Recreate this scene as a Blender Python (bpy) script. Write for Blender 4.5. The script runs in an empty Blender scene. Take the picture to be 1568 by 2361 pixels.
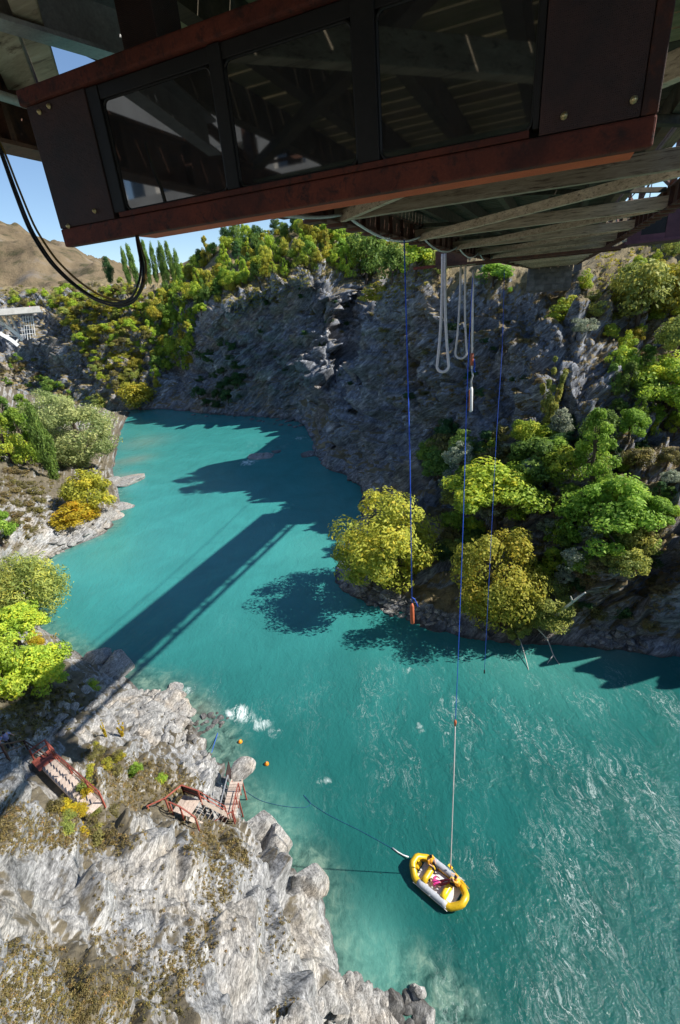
import bpy, bmesh, math, random
import numpy as np
from mathutils import Vector, Matrix
from mathutils.bvhtree import BVHTree
random.seed(7); rng=np.random.default_rng(7)
S=bpy.context.scene; C=S.collection
# ---------------------------------------------------------------- camera
PW,PH=1568.,2361.; CX,CY=784.,1180.5; FP=1089.006
RM=np.array([[.996058623,.0886973494,0.],[-.0369194104,.41459973,-.909254651],[-.0806484775,.905670936,.41624029]])
CAM=np.array([0.,0.,40.])
cd=bpy.data.cameras.new('camera'); cam=bpy.data.objects.new('camera',cd); C.objects.link(cam)
cd.sensor_fit='VERTICAL'; cd.sensor_height=24.; cd.lens=FP/PH*24.; cd.clip_start=.05; cd.clip_end=9000.
M4=Matrix([[*RM[0],0],[*RM[1],0],[*RM[2],40.],[0,0,0,1]]); cam.matrix_world=M4; S.camera=cam
S.render.resolution_x=680; S.render.resolution_y=1024
# ---------------------------------------------------------------- sky, sun, exposure
SUN=Vector((1.165,-.1,1.)).normalized()
w=bpy.data.worlds.new('World'); S.world=w; w.use_nodes=True
nt=w.node_tree; sk=nt.nodes.new('ShaderNodeTexSky'); sk.sky_type='NISHITA'; sk.sun_disc=False
sk.sun_elevation=math.asin(SUN.z); sk.sun_rotation=math.atan2(SUN.x,SUN.y)
sk.altitude=400; sk.air_density=1.; sk.dust_density=.0; sk.ozone_density=3.5
bg=nt.nodes['Background']; bg.inputs['Strength'].default_value=.1
nt.links.new(sk.outputs[0],bg.inputs[0])
sl=bpy.data.lights.new('sun','SUN'); sl.energy=5.; sl.angle=math.radians(.53); sl.color=(1.,.95,.86)
so=bpy.data.objects.new('sun',sl); C.objects.link(so); so.rotation_euler=SUN.to_track_quat('Z','Y').to_euler()
S.view_settings.view_transform='Standard'; S.view_settings.look='None'
S.view_settings.exposure=.66; S.view_settings.gamma=1.; S.view_settings.use_curve_mapping=False
# ---------------------------------------------------------------- finding places in the gorge
def ray(u,v): return RM@np.array([u-CX,-(v-CY),-FP])
def atz(u,v,z=0.):
    k=ray(u,v); return CAM+k*((z-40.)/k[2])
def atd(u,v,d):
    k=ray(u,v); return CAM+k*(d/math.hypot(k[0],k[1]))
def projv(P):
    c=(np.asarray(P)-CAM)@RM; z=np.minimum(c[...,2],-.1)
    return CX+FP*c[...,0]/-z, CY-FP*c[...,1]/-z
AZ=math.radians(24.76); BA=np.array([math.sin(AZ),math.cos(AZ),0]); BL=np.array([math.cos(AZ),-math.sin(AZ),0])
def B(l,a,z): return CAM+BL*l+BA*a+np.array([0,0,z])      # bridge frame -> world
# ---------------------------------------------------------------- object helpers
def tag(o,label=None,cat=None,group=None,kind=None):
    if label: o['label']=label
    if cat: o['category']=cat
    if group: o['group']=group
    if kind: o['kind']=kind
    return o
def empty(name,loc=(0,0,0),rz=0.):
    o=bpy.data.objects.new(name,None); C.objects.link(o); o.location=loc; o.rotation_euler=(0,0,rz); o.empty_display_size=.2
    return o
class MB:
    def __init__(s): s.v=[]; s.f=[]
    def add(s,vs,fs):
        n=len(s.v); s.v+= [tuple(map(float,p)) for p in vs]; s.f+=[tuple(i+n for i in f) for f in fs]; return s
    def hexa(s,c): return s.add(c,[(0,3,2,1),(4,5,6,7),(0,1,5,4),(1,2,6,5),(2,3,7,6),(3,0,4,7)])
    def box(s,a,b):
        x0,y0,z0=a; x1,y1,z1=b
        return s.hexa([(x0,y0,z0),(x1,y0,z0),(x1,y1,z0),(x0,y1,z0),(x0,y0,z1),(x1,y0,z1),(x1,y1,z1),(x0,y1,z1)])
    def beam(s,p,q,w,h=None,up=(0,0,1)):
        h=h or w; p=np.array(p,float); q=np.array(q,float); d=q-p; d/=np.linalg.norm(d)
        up=np.array(up,float)
        if abs(d@up)>.98: up=np.array([1.,0,0])
        x=np.cross(d,up); x/=np.linalg.norm(x); y=np.cross(x,d)
        c=[]
        for e in (p,q):
            for sx,sy in ((-1,-1),(1,-1),(1,1),(-1,1)): c.append(e+x*sx*w/2+y*sy*h/2)
        return s.hexa(c)
    def tube(s,pts,r,n=6,cap=True):
        pts=[np.array(p,float) for p in pts]; N=len(pts); rr=r if hasattr(r,'__len__') else [r]*N
        ref=np.array([.13,.27,.95]); vs=[]
        for i,p in enumerate(pts):
            t=pts[min(i+1,N-1)]-pts[max(i-1,0)]; t/=np.linalg.norm(t)+1e-9
            if abs(t@ref)>.97: rf=np.array([1.,0,0])
            else: rf=ref
            x=np.cross(t,rf); x/=np.linalg.norm(x); y=np.cross(t,x)
            for k in range(n):
                a=2*math.pi*k/n; vs.append(p+(x*math.cos(a)+y*math.sin(a))*rr[i])
        fs=[(i*n+k,i*n+(k+1)%n,(i+1)*n+(k+1)%n,(i+1)*n+k) for i in range(N-1) for k in range(n)]
        if cap: fs+= [tuple(range(n))[::-1],tuple((N-1)*n+k for k in range(n))]
        return s.add(vs,fs)
    def build(s,name,mat,parent=None,smooth=False,bev=0.,off=None):
        me=bpy.data.meshes.new(name); vs=s.v
        if off is not None: vs=[(x-off[0],y-off[1],z-off[2]) for x,y,z in vs]
        me.from_pydata(vs,[],s.f); me.materials.append(mat)
        if smooth: me.polygons.foreach_set('use_smooth',[True]*len(me.polygons))
        o=bpy.data.objects.new(name,me); C.objects.link(o)
        if parent: o.parent=parent
        if bev>0:
            m=o.modifiers.new('bevel','BEVEL'); m.width=bev; m.segments=2; m.limit_method='ANGLE'
        return o
def mesh_np(name,V,F,mat,smooth=True,attrs=None,parent=None,link=True):
    V=np.asarray(V,np.float32); F=np.asarray(F,np.int32); k=F.shape[1]
    me=bpy.data.meshes.new(name); me.vertices.add(len(V)); me.vertices.foreach_set('co',V.ravel())
    me.loops.add(F.size); me.loops.foreach_set('vertex_index',F.ravel())
    me.polygons.add(len(F)); me.polygons.foreach_set('loop_start',np.arange(0,F.size,k,dtype=np.int32))
    if smooth is not False: me.polygons.foreach_set('use_smooth',np.ones(len(F),bool))
    me.update(calc_edges=True)
    for n,a in (attrs or {}).items():
        at=me.attributes.new(n,'FLOAT','POINT'); at.data.foreach_set('value',np.asarray(a,np.float32))
    me.materials.append(mat)
    if not link: return me
    o=bpy.data.objects.new(name,me); C.objects.link(o)
    if parent: o.parent=parent
    return o
# ---------------------------------------------------------------- noise (numpy)
def h3(ix,iy,iz,k=0):
    n=(ix.astype(np.int64)*73856093)^(iy.astype(np.int64)*19349663)^(iz.astype(np.int64)*83492791)^(k*2654435761&0x7fffffff)
    n=(n^(n>>13))*1274126177&0x7fffffff; n=(n^(n>>16))*1103515245&0x7fffffff
    return ((n>>4)&0xffff)/65535.
def vnoise(P,sc,k=0):
    Q=P/sc+1000.; I=np.floor(Q).astype(np.int64); f=Q-I; f=f*f*f*(f*(f*6-15)+10); r=0
    for dx in (0,1):
        for dy in (0,1):
            for dz in (0,1):
                w=(f[:,0] if dx else 1-f[:,0])*(f[:,1] if dy else 1-f[:,1])*(f[:,2] if dz else 1-f[:,2])
                r=r+w*h3(I[:,0]+dx,I[:,1]+dy,I[:,2]+dz,k)
    return r*2-1
def fbm(P,sc,o=4,k=0,g=.5):
    r=0;a=1.
    for i in range(o): r=r+a*vnoise(P,sc,k+i*7); sc/=2.03; a*=g
    return r
def facets(P,sc,k=0,tilt=.55):
    """broken rock: every Voronoi cell is a plane of its own height and tilt; second value is nearness to a crack"""
    Q=P/sc+500.; I=np.floor(Q).astype(np.int64); best=np.full(len(Q),9e9); sec=best.copy(); val=np.zeros(len(Q))
    for dx in (-1,0,1):
        for dy in (-1,0,1):
            for dz in (-1,0,1):
                J=I+np.array([dx,dy,dz]); a,b,c=J.T
                o=np.stack([h3(a,b,c,k+1),h3(a,b,c,k+2),h3(a,b,c,k+3)],1); D=Q-(J+o); d=(D*D).sum(1)
                t=np.stack([h3(a,b,c,k+4),h3(a,b,c,k+5),h3(a,b,c,k+6)],1)-.5
                v=h3(a,b,c,k+7)-.5+(t*D).sum(1)*tilt*2; m=d<best
                sec=np.where(m,best,np.minimum(sec,d)); val=np.where(m,v,val); best=np.where(m,d,best)
    return val,np.sqrt(sec)-np.sqrt(best)
def foliate(P,ang=38,f=2.6):
    """coordinates squeezed across the schist layers, which dip to the left"""
    a=math.radians(ang); n=np.array([-math.sin(a),.25,math.cos(a)]); n/=np.linalg.norm(n)
    return P+np.outer(P@n,n)*(f-1)
# ---------------------------------------------------------------- materials
def newmat(name):
    m=bpy.data.materials.new(name); m.use_nodes=True; N=m.node_tree.nodes; L=m.node_tree.links
    return m,N,L,N['Principled BSDF']
def setp(b,**k):
    for n,v in k.items():
        n=n.replace('_',' ')
        for i in b.inputs:
            if i.name.lower()==n.lower(): i.default_value=v if not (isinstance(v,tuple) and len(v)==3) else (*v,1.)
def noise(N,L,co,scale,detail=6,rough=.6,w=None,dist=0.):
    t=N.new('ShaderNodeTexNoise'); t.inputs['Scale'].default_value=scale; t.inputs['Detail'].default_value=detail; t.inputs['Roughness'].default_value=rough; t.inputs['Distortion'].default_value=dist
    if co is not None: L.new(co,t.inputs['Vector'])
    return t.outputs['Fac']
def ramp(N,L,fac,stops):
    r=N.new('ShaderNodeValToRGB'); e=r.color_ramp.elements
    while len(e)<len(stops): e.new(.5)
    for i,(p,c) in enumerate(stops):
        e[i].position=p; c=(c,c,c) if not isinstance(c,tuple) else c; e[i].color=(*c,1)
    L.new(fac,r.inputs[0]); return r.outputs[0]
def mix(N,L,fac,a,b,mode='MIX'):
    m=N.new('ShaderNodeMix'); m.data_type='RGBA'; m.blend_type=mode
    for s,x in ((m.inputs[0],fac),(m.inputs[6],a),(m.inputs[7],b)):
        if hasattr(x,'links') or hasattr(x,'is_linked'): L.new(x,s)
        else: s.default_value=(*x,1) if isinstance(x,tuple) else x
    return m.outputs[2]
def mth(N,L,op,a,b=0.,clamp=False):
    m=N.new('ShaderNodeMath'); m.operation=op; m.use_clamp=clamp
    for s,x in ((m.inputs[0],a),(m.inputs[1],b)):
        if hasattr(x,'is_linked'): L.new(x,s)
        else: s.default_value=x
    return m.outputs[0]
def mad(N,L,a,m_,c):
    m=N.new('ShaderNodeMath'); m.operation='MULTIPLY_ADD'; L.new(a,m.inputs[0]); m.inputs[1].default_value=m_; m.inputs[2].default_value=c; return m.outputs[0]
def attr(N,n):
    a=N.new('ShaderNodeAttribute'); a.attribute_name=n; return a.outputs['Fac']
def bump(N,L,b,h,dist,st=1.):
    u=N.new('ShaderNodeBump'); u.inputs['Distance'].default_value=dist; u.inputs['Strength'].default_value=st
    L.new(h,u.inputs['Height']); L.new(u.outputs[0],b.inputs['Normal']); return u
def worn(name,c1,c2,scale=4.,rough=.8,metal=0.,c3=None,bmp=.01,stretch=None,fine=40.,spec=.4):
    m,N,L,b=newmat(name); tc=N.new('ShaderNodeTexCoord'); co=tc.outputs['Object']
    if stretch:
        mp=N.new('ShaderNodeMapping'); mp.inputs['Scale'].default_value=stretch; L.new(co,mp.inputs[0]); co=mp.outputs[0]
    f=noise(N,L,co,scale,8,.65); col=ramp(N,L,f,[(.32,c1),(.68,c2)])
    g=noise(N,L,co,fine,5,.7)
    if c3 is not None:
        k=ramp(N,L,noise(N,L,co,scale*2.7,6,.7,dist=.5),[(.52,0.),(.66,1.)]); col=mix(N,L,k,col,c3)
    col=mix(N,L,.55,col,ramp(N,L,g,[(.3,.35),(.7,.75)]),'OVERLAY')
    oi=N.new('ShaderNodeObjectInfo'); hs=N.new('ShaderNodeHueSaturation'); L.new(col,hs.inputs['Color'])
    L.new(mad(N,L,oi.outputs['Random'],.5,.75),hs.inputs['Value'])
    L.new(hs.outputs[0],b.inputs['Base Color']); setp(b,roughness=rough,metallic=metal,specular_ior_level=spec)
    bump(N,L,b,g,bmp,.6); return m
RUST=worn('rusty_red_paint',(.065,.018,.014),(.19,.042,.022),4.5,.75,c3=(.035,.016,.014),bmp=.004,fine=90.)
RUSTD=worn('dark_rusted_mesh',(.035,.02,.018),(.075,.032,.026),3.,.8,c3=(.11,.035,.02),bmp=.004,fine=150.)
BLACK=worn('black_recess',(.008,.008,.009),(.018,.016,.015),3.,.6,bmp=.002)
GALV=worn('galvanised_steel',(.32,.33,.34),(.50,.51,.52),6.,.5,metal=.5,bmp=.001,fine=60.)
TIMBER=worn('weathered_timber_bounce_lit',(.38,.31,.21),(.66,.56,.41),2.,.85,c3=(.16,.115,.08),bmp=.006,stretch=(.4,2.5,5.),fine=14.)  # weathered timber, colour lifted to carry light bouncing off the river
TIMBA=worn('weathered_timber_long',(.10,.075,.05),(.24,.19,.13),2.,.85,c3=(.055,.045,.035),bmp=.006,stretch=(4.,.35,4.),fine=14.)
PLANK=worn('mossy_deck_plank',(.17,.15,.08),(.33,.27,.15),1.6,.85,c3=(.13,.15,.04),bmp=.004,stretch=(.6,5.,4.),fine=12.)
PLANKD=worn('shade_darkened_plank',(.04,.032,.022),(.10,.08,.05),1.6,.9,bmp=.004,stretch=(.6,5.,4.),fine=12.)  # deck, stringers and upper braces coloured dark as underdeck shade
CHORD=worn('brown_painted_steel',(.07,.035,.025),(.15,.07,.045),2.5,.75,c3=(.05,.03,.03),bmp=.004,fine=60.)
PLUM=worn('plum_painted_steel',(.09,.035,.05),(.15,.06,.075),2.5,.6,bmp=.002)
REDRAIL=worn('faded_red_rail_paint',(.20,.045,.03),(.36,.10,.07),5.,.7,bmp=.003)
DECKW=worn('grey_pink_decking',(.36,.28,.23),(.58,.48,.41),3.,.85,c3=(.25,.2,.17),bmp=.004,stretch=(3,1,3))
def plain(name,c,rough=.6,metal=0.,spec=.5):
    m=worn(name,tuple(x*.82 for x in c),tuple(min(1,x*1.12) for x in c),9.,rough,metal,bmp=.0015,fine=50.,spec=spec); return m
WHITE=plain('white_paint',(.72,.72,.70)); ROPEW=plain('pale_bungy_cord',(.66,.58,.56),.8); ROPED=plain('dark_blue_line',(.01,.06,.18),.7); ROPEB=plain('blue_rope',(.02,.09,.55),.7)
ORANGE=plain('orange_sleeve',(.55,.13,.05)); YEL=plain('yellow_raft_rubber',(.85,.52,.02),.35); GREYR=plain('grey_rubber_strip',(.38,.40,.44),.6)
FLOORW=plain('white_raft_floor',(.72,.72,.74)); LIFE=plain('orange_lifejacket',(.80,.36,.02)); DARKC=plain('dark_trousers',(.02,.022,.03),.8)
SKIN=plain('skin',(.5,.28,.19)); HAIR=plain('dark_hair',(.015,.01,.008)); PINK=plain('pink_shirt',(.75,.05,.28)); SHIRTB=plain('pale_blue_shirt',(.30,.33,.6),.8)
MAROON=plain('maroon_cloth',(.18,.01,.03)); BUOY=plain('orange_buoy',(.9,.28,.01),.4); RUBBER=plain('black_cable',(.012,.012,.012),.45); OCHREC=plain('ochre_cable',(.16,.10,.02),.5)
BRASS=plain('brass_dome_nut',(.75,.6,.3),.3,.6); DEADW=plain('bleached_dead_wood',(.62,.58,.52),.8); BARK=worn('bark',(.05,.035,.025),(.12,.09,.07),8.,.9,bmp=.01)
CONC=worn('pale_concrete',(.45,.43,.40),(.62,.60,.56),.6,.85,bmp=.01)
# hexagon wire mesh sheet relief on the steel of the barrier
def mesh_sheet():
    m,N,L,b=newmat('perforated_steel'); tc=N.new('ShaderNodeTexCoord'); v=N.new('ShaderNodeTexVoronoi'); v.inputs['Scale'].default_value=150; v.inputs['Randomness'].default_value=.12
    L.new(tc.outputs['Object'],v.inputs['Vector']); d=ramp(N,L,v.outputs['Distance'],[(.25,0.),(.5,1.)])
    n=noise(N,L,tc.outputs['Object'],3.,8,.7); c=ramp(N,L,n,[(.35,(.03,.021,.022)),(.65,(.075,.033,.028))])
    L.new(mix(N,L,d,(.012,.010,.010),c),b.inputs['Base Color']); setp(b,roughness=.7); bump(N,L,b,d,.003); return m
PERF=mesh_sheet(); REDB=worn('bounce_lit_red_paint',(.55,.10,.035),(.8,.16,.06),4.,.6,bmp=.003,fine=90.); DSTONE=worn('shade_darkened_masonry',(.07,.068,.065),(.15,.14,.13),1.5,.9,bmp=.02)  # flange red brightened as bounced light; masonry darkened as shade
def glass_mat():
    m,N,L,b=newmat('dark_tinted_glass'); tc=N.new('ShaderNodeTexCoord'); n=noise(N,L,tc.outputs['Object'],6.,8,.7)
    L.new(ramp(N,L,n,[(.3,(.014,.014,.015)),(.75,(.034,.034,.036))]),b.inputs['Base Color']); setp(b,roughness=.03,ior=2.3); return m
GLASS=glass_mat()
def rock_mat(name,dark,mid,light,tan,cover,cov_lo=.62,cov_hi=.8,sc=1.,cov_amt=1.,bd=.35,stain=.5,wet_=(.45,1.)):
    m,N,L,b=newmat(name); g=N.new('ShaderNodeNewGeometry'); P=g.outputs['Position']
    mp=N.new('ShaderNodeMapping'); mp.inputs['Rotation'].default_value=(math.radians(10),math.radians(38),math.radians(8)); mp.inputs['Scale'].default_value=(.35,.55,1.8)
    # rotate so that layers dip left, then squeeze across them
    rt=N.new('ShaderNodeVectorRotate'); rt.inputs['Axis'].default_value=(0,1,0); rt.inputs['Angle'].default_value=math.radians(38); L.new(P,rt.inputs['Vector'])
    mp.inputs['Rotation'].default_value=(0,0,0); L.new(rt.outputs[0],mp.inputs[0]); F=mp.outputs[0]
    a=noise(N,L,F,.35*sc,9,.66,dist=.6); b2=noise(N,L,F,1.6*sc,9,.72,dist=.4); c=noise(N,L,P,.12*sc,5,.6)
    col=ramp(N,L,a,[(.33,dark),(.45,mid),(.57,mid),(.70,light)])
    col=mix(N,L,ramp(N,L,c,[(.48,0.),(.66,stain)]),col,tan)
    col=mix(N,L,.8,col,ramp(N,L,b2,[(.36,.16),(.50,.50),(.63,.84)]),'OVERLAY')
    d2=noise(N,L,F,7.*sc,8,.75,dist=.3); col=mix(N,L,.7,col,ramp(N,L,d2,[(.38,.14),(.50,.52),(.61,.86)]),'OVERLAY')
    v=N.new('ShaderNodeTexVoronoi'); v.feature='DISTANCE_TO_EDGE'; v.inputs['Scale'].default_value=.8*sc
    vv=N.new('ShaderNodeVectorMath'); vv.operation='MULTIPLY_ADD'; tn=N.new('ShaderNodeTexNoise'); tn.inputs['Scale'].default_value=1.2*sc; tn.inputs['Detail'].default_value=4; L.new(F,tn.inputs['Vector']); L.new(tn.outputs['Color'],vv.inputs[0]); vv.inputs[1].default_value=(1.4/sc,)*3; L.new(F,vv.inputs[2]); L.new(vv.outputs[0],v.inputs['Vector'])
    crack=ramp(N,L,v.outputs['Distance'],[(.0,0.),(.035,1.)]); brk=ramp(N,L,noise(N,L,P,.5*sc,4,.6),[(.48,0.),(.6,1.)])
    col=mix(N,L,mth(N,L,'MULTIPLY',mth(N,L,'MULTIPLY',mth(N,L,'SUBTRACT',1.,crack),brk),.6),col,tuple(x*.4 for x in dark))
    # soil and dry grass where it is flat enough to hold
    sx=N.new('ShaderNodeSeparateXYZ'); L.new(g.outputs['Normal'],sx.inputs[0]); pz=N.new('ShaderNodeSeparateXYZ'); L.new(P,pz.inputs[0])
    nn=noise(N,L,P,.35*sc,8,.7); s=mth(N,L,'ADD',sx.outputs[2],mad(N,L,nn,.7,-.35))
    s=mth(N,L,'ADD',s,mad(N,L,attr(N,'veg'),1.,-.5))
    cov=mth(N,L,'MULTIPLY',ramp(N,L,s,[(cov_lo,0.),(cov_hi,1.)]),cov_amt)
    cc=ramp(N,L,noise(N,L,P,.9*sc,8,.75),[(.30,tuple(x*.45 for x in cover)),(.5,cover),(.7,tuple(min(1,x*1.7) for x in cover))])
    col=mix(N,L,cov,col,cc)
    wet=ramp(N,L,mth(N,L,'ADD',pz.outputs[2],mth(N,L,'MULTIPLY',nn,.8)),[(wet_[0],.75),(wet_[1],0.)]); col=mix(N,L,wet,col,(.045,.04,.036))
    L.new(col,b.inputs['Base Color']); setp(b,roughness=.85,specular_ior_level=.3)
    hgt=mth(N,L,'ADD',mth(N,L,'MULTIPLY',b2,1.),mth(N,L,'MULTIPLY',noise(N,L,F,6.*sc,7,.7),.35)); hgt=mth(N,L,'ADD',hgt,mth(N,L,'MULTIPLY',crack,.15)); hgt=mth(N,L,'ADD',hgt,mth(N,L,'MULTIPLY',d2,.3))
    bump(N,L,b,hgt,bd,.9); return m
def leaf_mat(name,cols,trans=.42):
    """cols: three leaf colours from the commonest to the rarest"""
    m,N,L,b=newmat(name); t=attr(N,'tone'); oi=N.new('ShaderNodeObjectInfo')
    col=ramp(N,L,t,[(.0,tuple(x*.62 for x in cols[0])),(.35,cols[0]),(.7,cols[1]),(1.,cols[2])])
    hs=N.new('ShaderNodeHueSaturation'); L.new(col,hs.inputs['Color'])
    h=mad(N,L,oi.outputs['Random'],.02,.492); L.new(h,hs.inputs['Hue'])
    v=mad(N,L,oi.outputs['Random'],.28,.90); L.new(v,hs.inputs['Value'])
    tr=N.new('ShaderNodeBsdfTranslucent'); L.new(hs.outputs[0],tr.inputs[0]); L.new(hs.outputs[0],b.inputs['Base Color']); setp(b,roughness=.6,specular_ior_level=.25)
    ms=N.new('ShaderNodeMixShader'); ms.inputs[0].default_value=trans; L.new(b.outputs[0],ms.inputs[1]); L.new(tr.outputs[0],ms.inputs[2])
    L.new(ms.outputs[0],N['Material Output'].inputs[0]); return m
G_GOLD=leaf_mat('golden_willow_leaves',[(.33,.33,.05),(.50,.44,.05),(.60,.43,.04)])
G_GOLD2=leaf_mat('yellowing_willow_leaves',[(.36,.39,.06),(.54,.52,.07),(.62,.46,.05)])
G_OLIVE=leaf_mat('olive_leaves',[(0.231, 0.284, 0.071), (0.426, 0.444, 0.106), (0.604, 0.532, 0.089)])
G_PALE=leaf_mat('pale_willow_leaves',[(0.265, 0.328, 0.117), (0.453, 0.484, 0.187), (0.562, 0.562, 0.219)])
G_YG=leaf_mat('yellow_green_leaves',[(0.277, 0.408, 0.049), (0.49, 0.588, 0.066), (0.685, 0.621, 0.049)])
G_GREEN=leaf_mat('fresh_green_leaves',[(0.18, 0.3, 0.036), (0.3, 0.444, 0.06), (0.432, 0.528, 0.072)])
G_DARK=leaf_mat('dark_green_leaves',[(0.043, 0.108, 0.036), (0.086, 0.172, 0.051), (0.159, 0.245, 0.071)])
G_MID=leaf_mat('mid_green_leaves',[(0.125, 0.213, 0.044), (0.213, 0.325, 0.062), (0.325, 0.413, 0.075)])
G_ORANGE=leaf_mat('orange_yellow_leaves',[(.46,.36,.03),(.60,.44,.03),(.62,.30,.03)])
G_GREY=leaf_mat('grey_green_leaves',[(0.25, 0.297, 0.204), (0.469, 0.516, 0.375), (0.656, 0.656, 0.469)])
G_DRY=leaf_mat('dry_brown_scrub',[(0.169, 0.13, 0.058), (0.26, 0.208, 0.078), (0.338, 0.169, 0.065)],.2)
G_SCRUB=leaf_mat('olive_brown_scrub',[(0.135, 0.121, 0.047), (0.243, 0.216, 0.068), (0.378, 0.297, 0.054)],.25)
# ================================================================ terrain
def crom(P,t):
    """Catmull-Rom through rows of P (n,...) at parameters t"""
    n=len(P); t=np.clip(t,0,n-1-1e-6); i=t.astype(int); f=(t-i).reshape(-1,*([1]*(P.ndim-1)))
    g=lambda k:P[np.clip(i+k,0,n-1)]
    a,b,c,d=g(-1),g(0),g(1),g(2)
    m1=(c-a)*.42; m2=(d-b)*.42
    return (2*f**3-3*f**2+1)*b+(f**3-2*f**2+f)*m1+(-2*f**3+3*f**2)*c+(f**3-f**2)*m2
def params(counts):
    t=[]
    for i,c in enumerate(counts): t+= [i+k/c for k in range(c)]
    return np.array(t+[len(counts)],float)
def patch(ctrl,rc,cc):
    G=np.array(ctrl,float)                       # (columns, rows, 3)
    t=params(rc); G=np.stack([crom(col,t) for col in G],0)
    u=params(cc); G=crom(G,u); return G
def normals(G):
    du=np.gradient(G,axis=0); dv=np.gradient(G,axis=1); n=np.cross(du,dv); n/=np.linalg.norm(n,axis=2,keepdims=True)+1e-9; return n
def grid_faces(a,b,flip=False):
    i=np.arange(a*b).reshape(a,b); f=np.stack([i[:-1,:-1],i[1:,:-1],i[1:,1:],i[:-1,1:]],-1).reshape(-1,4)
    return f[:,::-1] if flip else f
def blobs(P,bl):
    r=np.zeros(len(P))
    for u,v,z,rad,wt in bl:
        c=atz(u,v,z); d=((P-c)**2).sum(1)/rad**2; r+=wt*np.exp(-d)
    return r
def _sm(f,e,w=.25): t=np.clip(e/w,0,1); return f*t*t*(3-2*t)-(1-t)*.2
# ---- far and right-hand canyon side; each column: shoreline pixel, then pixels going up with what fixes their distance
A_=[
 [(-420,1010),(-420,900,'+',10),(-420,800,'+',30),(-400,740,'+',50),(-400,700,'+',100),(-400,680,'+',160)],
 [(-150,985),(-150,900,'+',8),(-150,820,'+',25),(-150,760,'+',45),(-140,700,'+',90),(-140,675,'+',140)],
 [(0,965),(0,895,'+',8),(0,815,'+',22),(0,760,'+',44),(0,700,'+',80),(0,662,'+',120)],
 [(100,958),(100,900,'+',10),(92,825,'+',22),(97,735,'+',33),(100,700,'+',60),(100,662,'+',100)],
 [(190,953),(190,880,'+',8),(180,790,'+',20),(172,722,'+',32),(172,690,'+',50),(190,655,'+',90)],
 [(262,948),(260,900,'+',5),(255,840,'+',14),(240,760,'+',26),(230,690,'+',45),(230,645,'+',80)],
 [(330,945),(330,905,'+',5),(335,840,'+',14),(345,760,'+',26),(340,690,'+',45),(330,640,'+',90)],
 [(375,944),(375,905,'+',6),(385,850,'+',16),(400,770,'+',30),(410,690,'+',50),(420,610,'+',110)],
 [(430,950),(435,905,'+',6),(440,840,'+',12),(447,765,'+',16),(470,700,'+',28),(500,570,'+',80)],
 [(500,955),(500,900,'+',3),(500,830,'+',5),(500,760,'+',7),(505,705,'+',10),(590,560,'+',75)],
 [(560,960),(560,900,'+',2),(558,800,'+',4),(555,720,'+',6),(550,680,'+',9),(640,535,'+',75)],
 [(640,965),(640,900,'+',2),(640,800,'+',4),(640,700,'+',7),(645,640,'+',10),(700,515,'+',75)],
 [(696,975),(698,900,'+',2),(705,800,'+',4),(705,700,'+',7),(710,620,'+',10),(760,515,'+',72)],
 [(712,1002),(727,940,'+',5),(748,840,'+',12),(768,735,'+',20),(790,650,'+',30),(830,535,'+',85)],
 [(728,1045),(758,970,'+',10),(788,860,'+',30),(812,750,'+',50),(830,660,'+',64),(870,550,'+',85)],
 [(748,1066),(780,990,'+',6),(818,880,'+',18),(842,775,'+',36),(858,700,'+',52),(890,560,'+',88)],
 [(765,1085),(798,1005,'+',4),(835,885,'+',4),(858,775,'+',5),(875,685,'+',6),(925,590,'+',10)],
 [(828,1120),(850,1050,'+',2),(880,920,'+',4),(900,800,'+',5),(918,695,'+',6),(965,590,'+',11)],
 [(795,1262),(845,1180,'z',2),(890,1110,'z',6),(930,960,'d',96),(945,800,'d',100),(960,695,'d',103),(1003,595,'d',112)],
 [(768,1330),(840,1290,'z',2),(930,1160,'z',6),(975,1000,'d',86),(1000,850,'d',93),(1015,670,'d',100),(1060,590,'d',120)],
 [(800,1370),(870,1340,'z',2),(990,1190,'z',6),(1040,1030,'d',80),(1070,850,'d',88),(1100,675,'d',97),(1110,600,'d',114)],
 [(850,1395),(930,1370,'z',1.5),(1060,1240,'z',6),(1120,1050,'d',72),(1150,880,'d',82),(1190,680,'d',94),(1200,612,'d',110)],
 [(920,1432),(1010,1400,'z',1.5),(1140,1280,'z',6),(1200,1100,'d',65),(1230,900,'d',77),(1270,695,'d',90),(1280,618,'d',106)],
 [(1000,1457),(1090,1420,'z',1.5),(1220,1330,'z',5),(1300,1150,'d',61),(1330,920,'d',74),(1350,715,'d',87),(1375,590,'d',106)],
 [(1090,1475),(1170,1440,'z',1.5),(1310,1360,'z',5),(1400,1180,'d',60),(1420,950,'d',74),(1440,740,'d',88),(1455,540,'d',114)],
 [(1190,1488),(1280,1450,'z',1.5),(1410,1370,'z',5),(1490,1200,'d',61),(1500,950,'d',76),(1515,740,'d',90),(1520,480,'d',122)],
 [(1350,1492),(1420,1455,'z',1.5),(1500,1375,'z',5.5),(1568,1200,'d',62),(1580,950,'d',78),(1590,740,'d',92),(1610,430,'d',124)],
 [(1480,1505),(1535,1465,'z',1.5),(1610,1375,'z',7),(1680,1190,'d',62),(1690,950,'d',78),(1700,740,'d',92),(1720,410,'d',124)],
 [(1620,1525),(1680,1470,'z',2),(1760,1370,'z',9),(1840,1180,'d',62),(1840,950,'d',76),(1850,740,'d',90),(1880,390,'d',124)],
 [(1850,1580),(1950,1500,'z',3),(2050,1370,'z',10),(2150,1180,'d',64),(2150,950,'d',76),(2200,740,'d',90),(2300,380,'d',124)],
 [(2400,1800),(2550,1650,'z',4),(2700,1450,'z',12),(2800,1200,'d',68),(2800,950,'d',80),(2900,740,'d',92),(3000,380,'d',126)],
]
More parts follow.
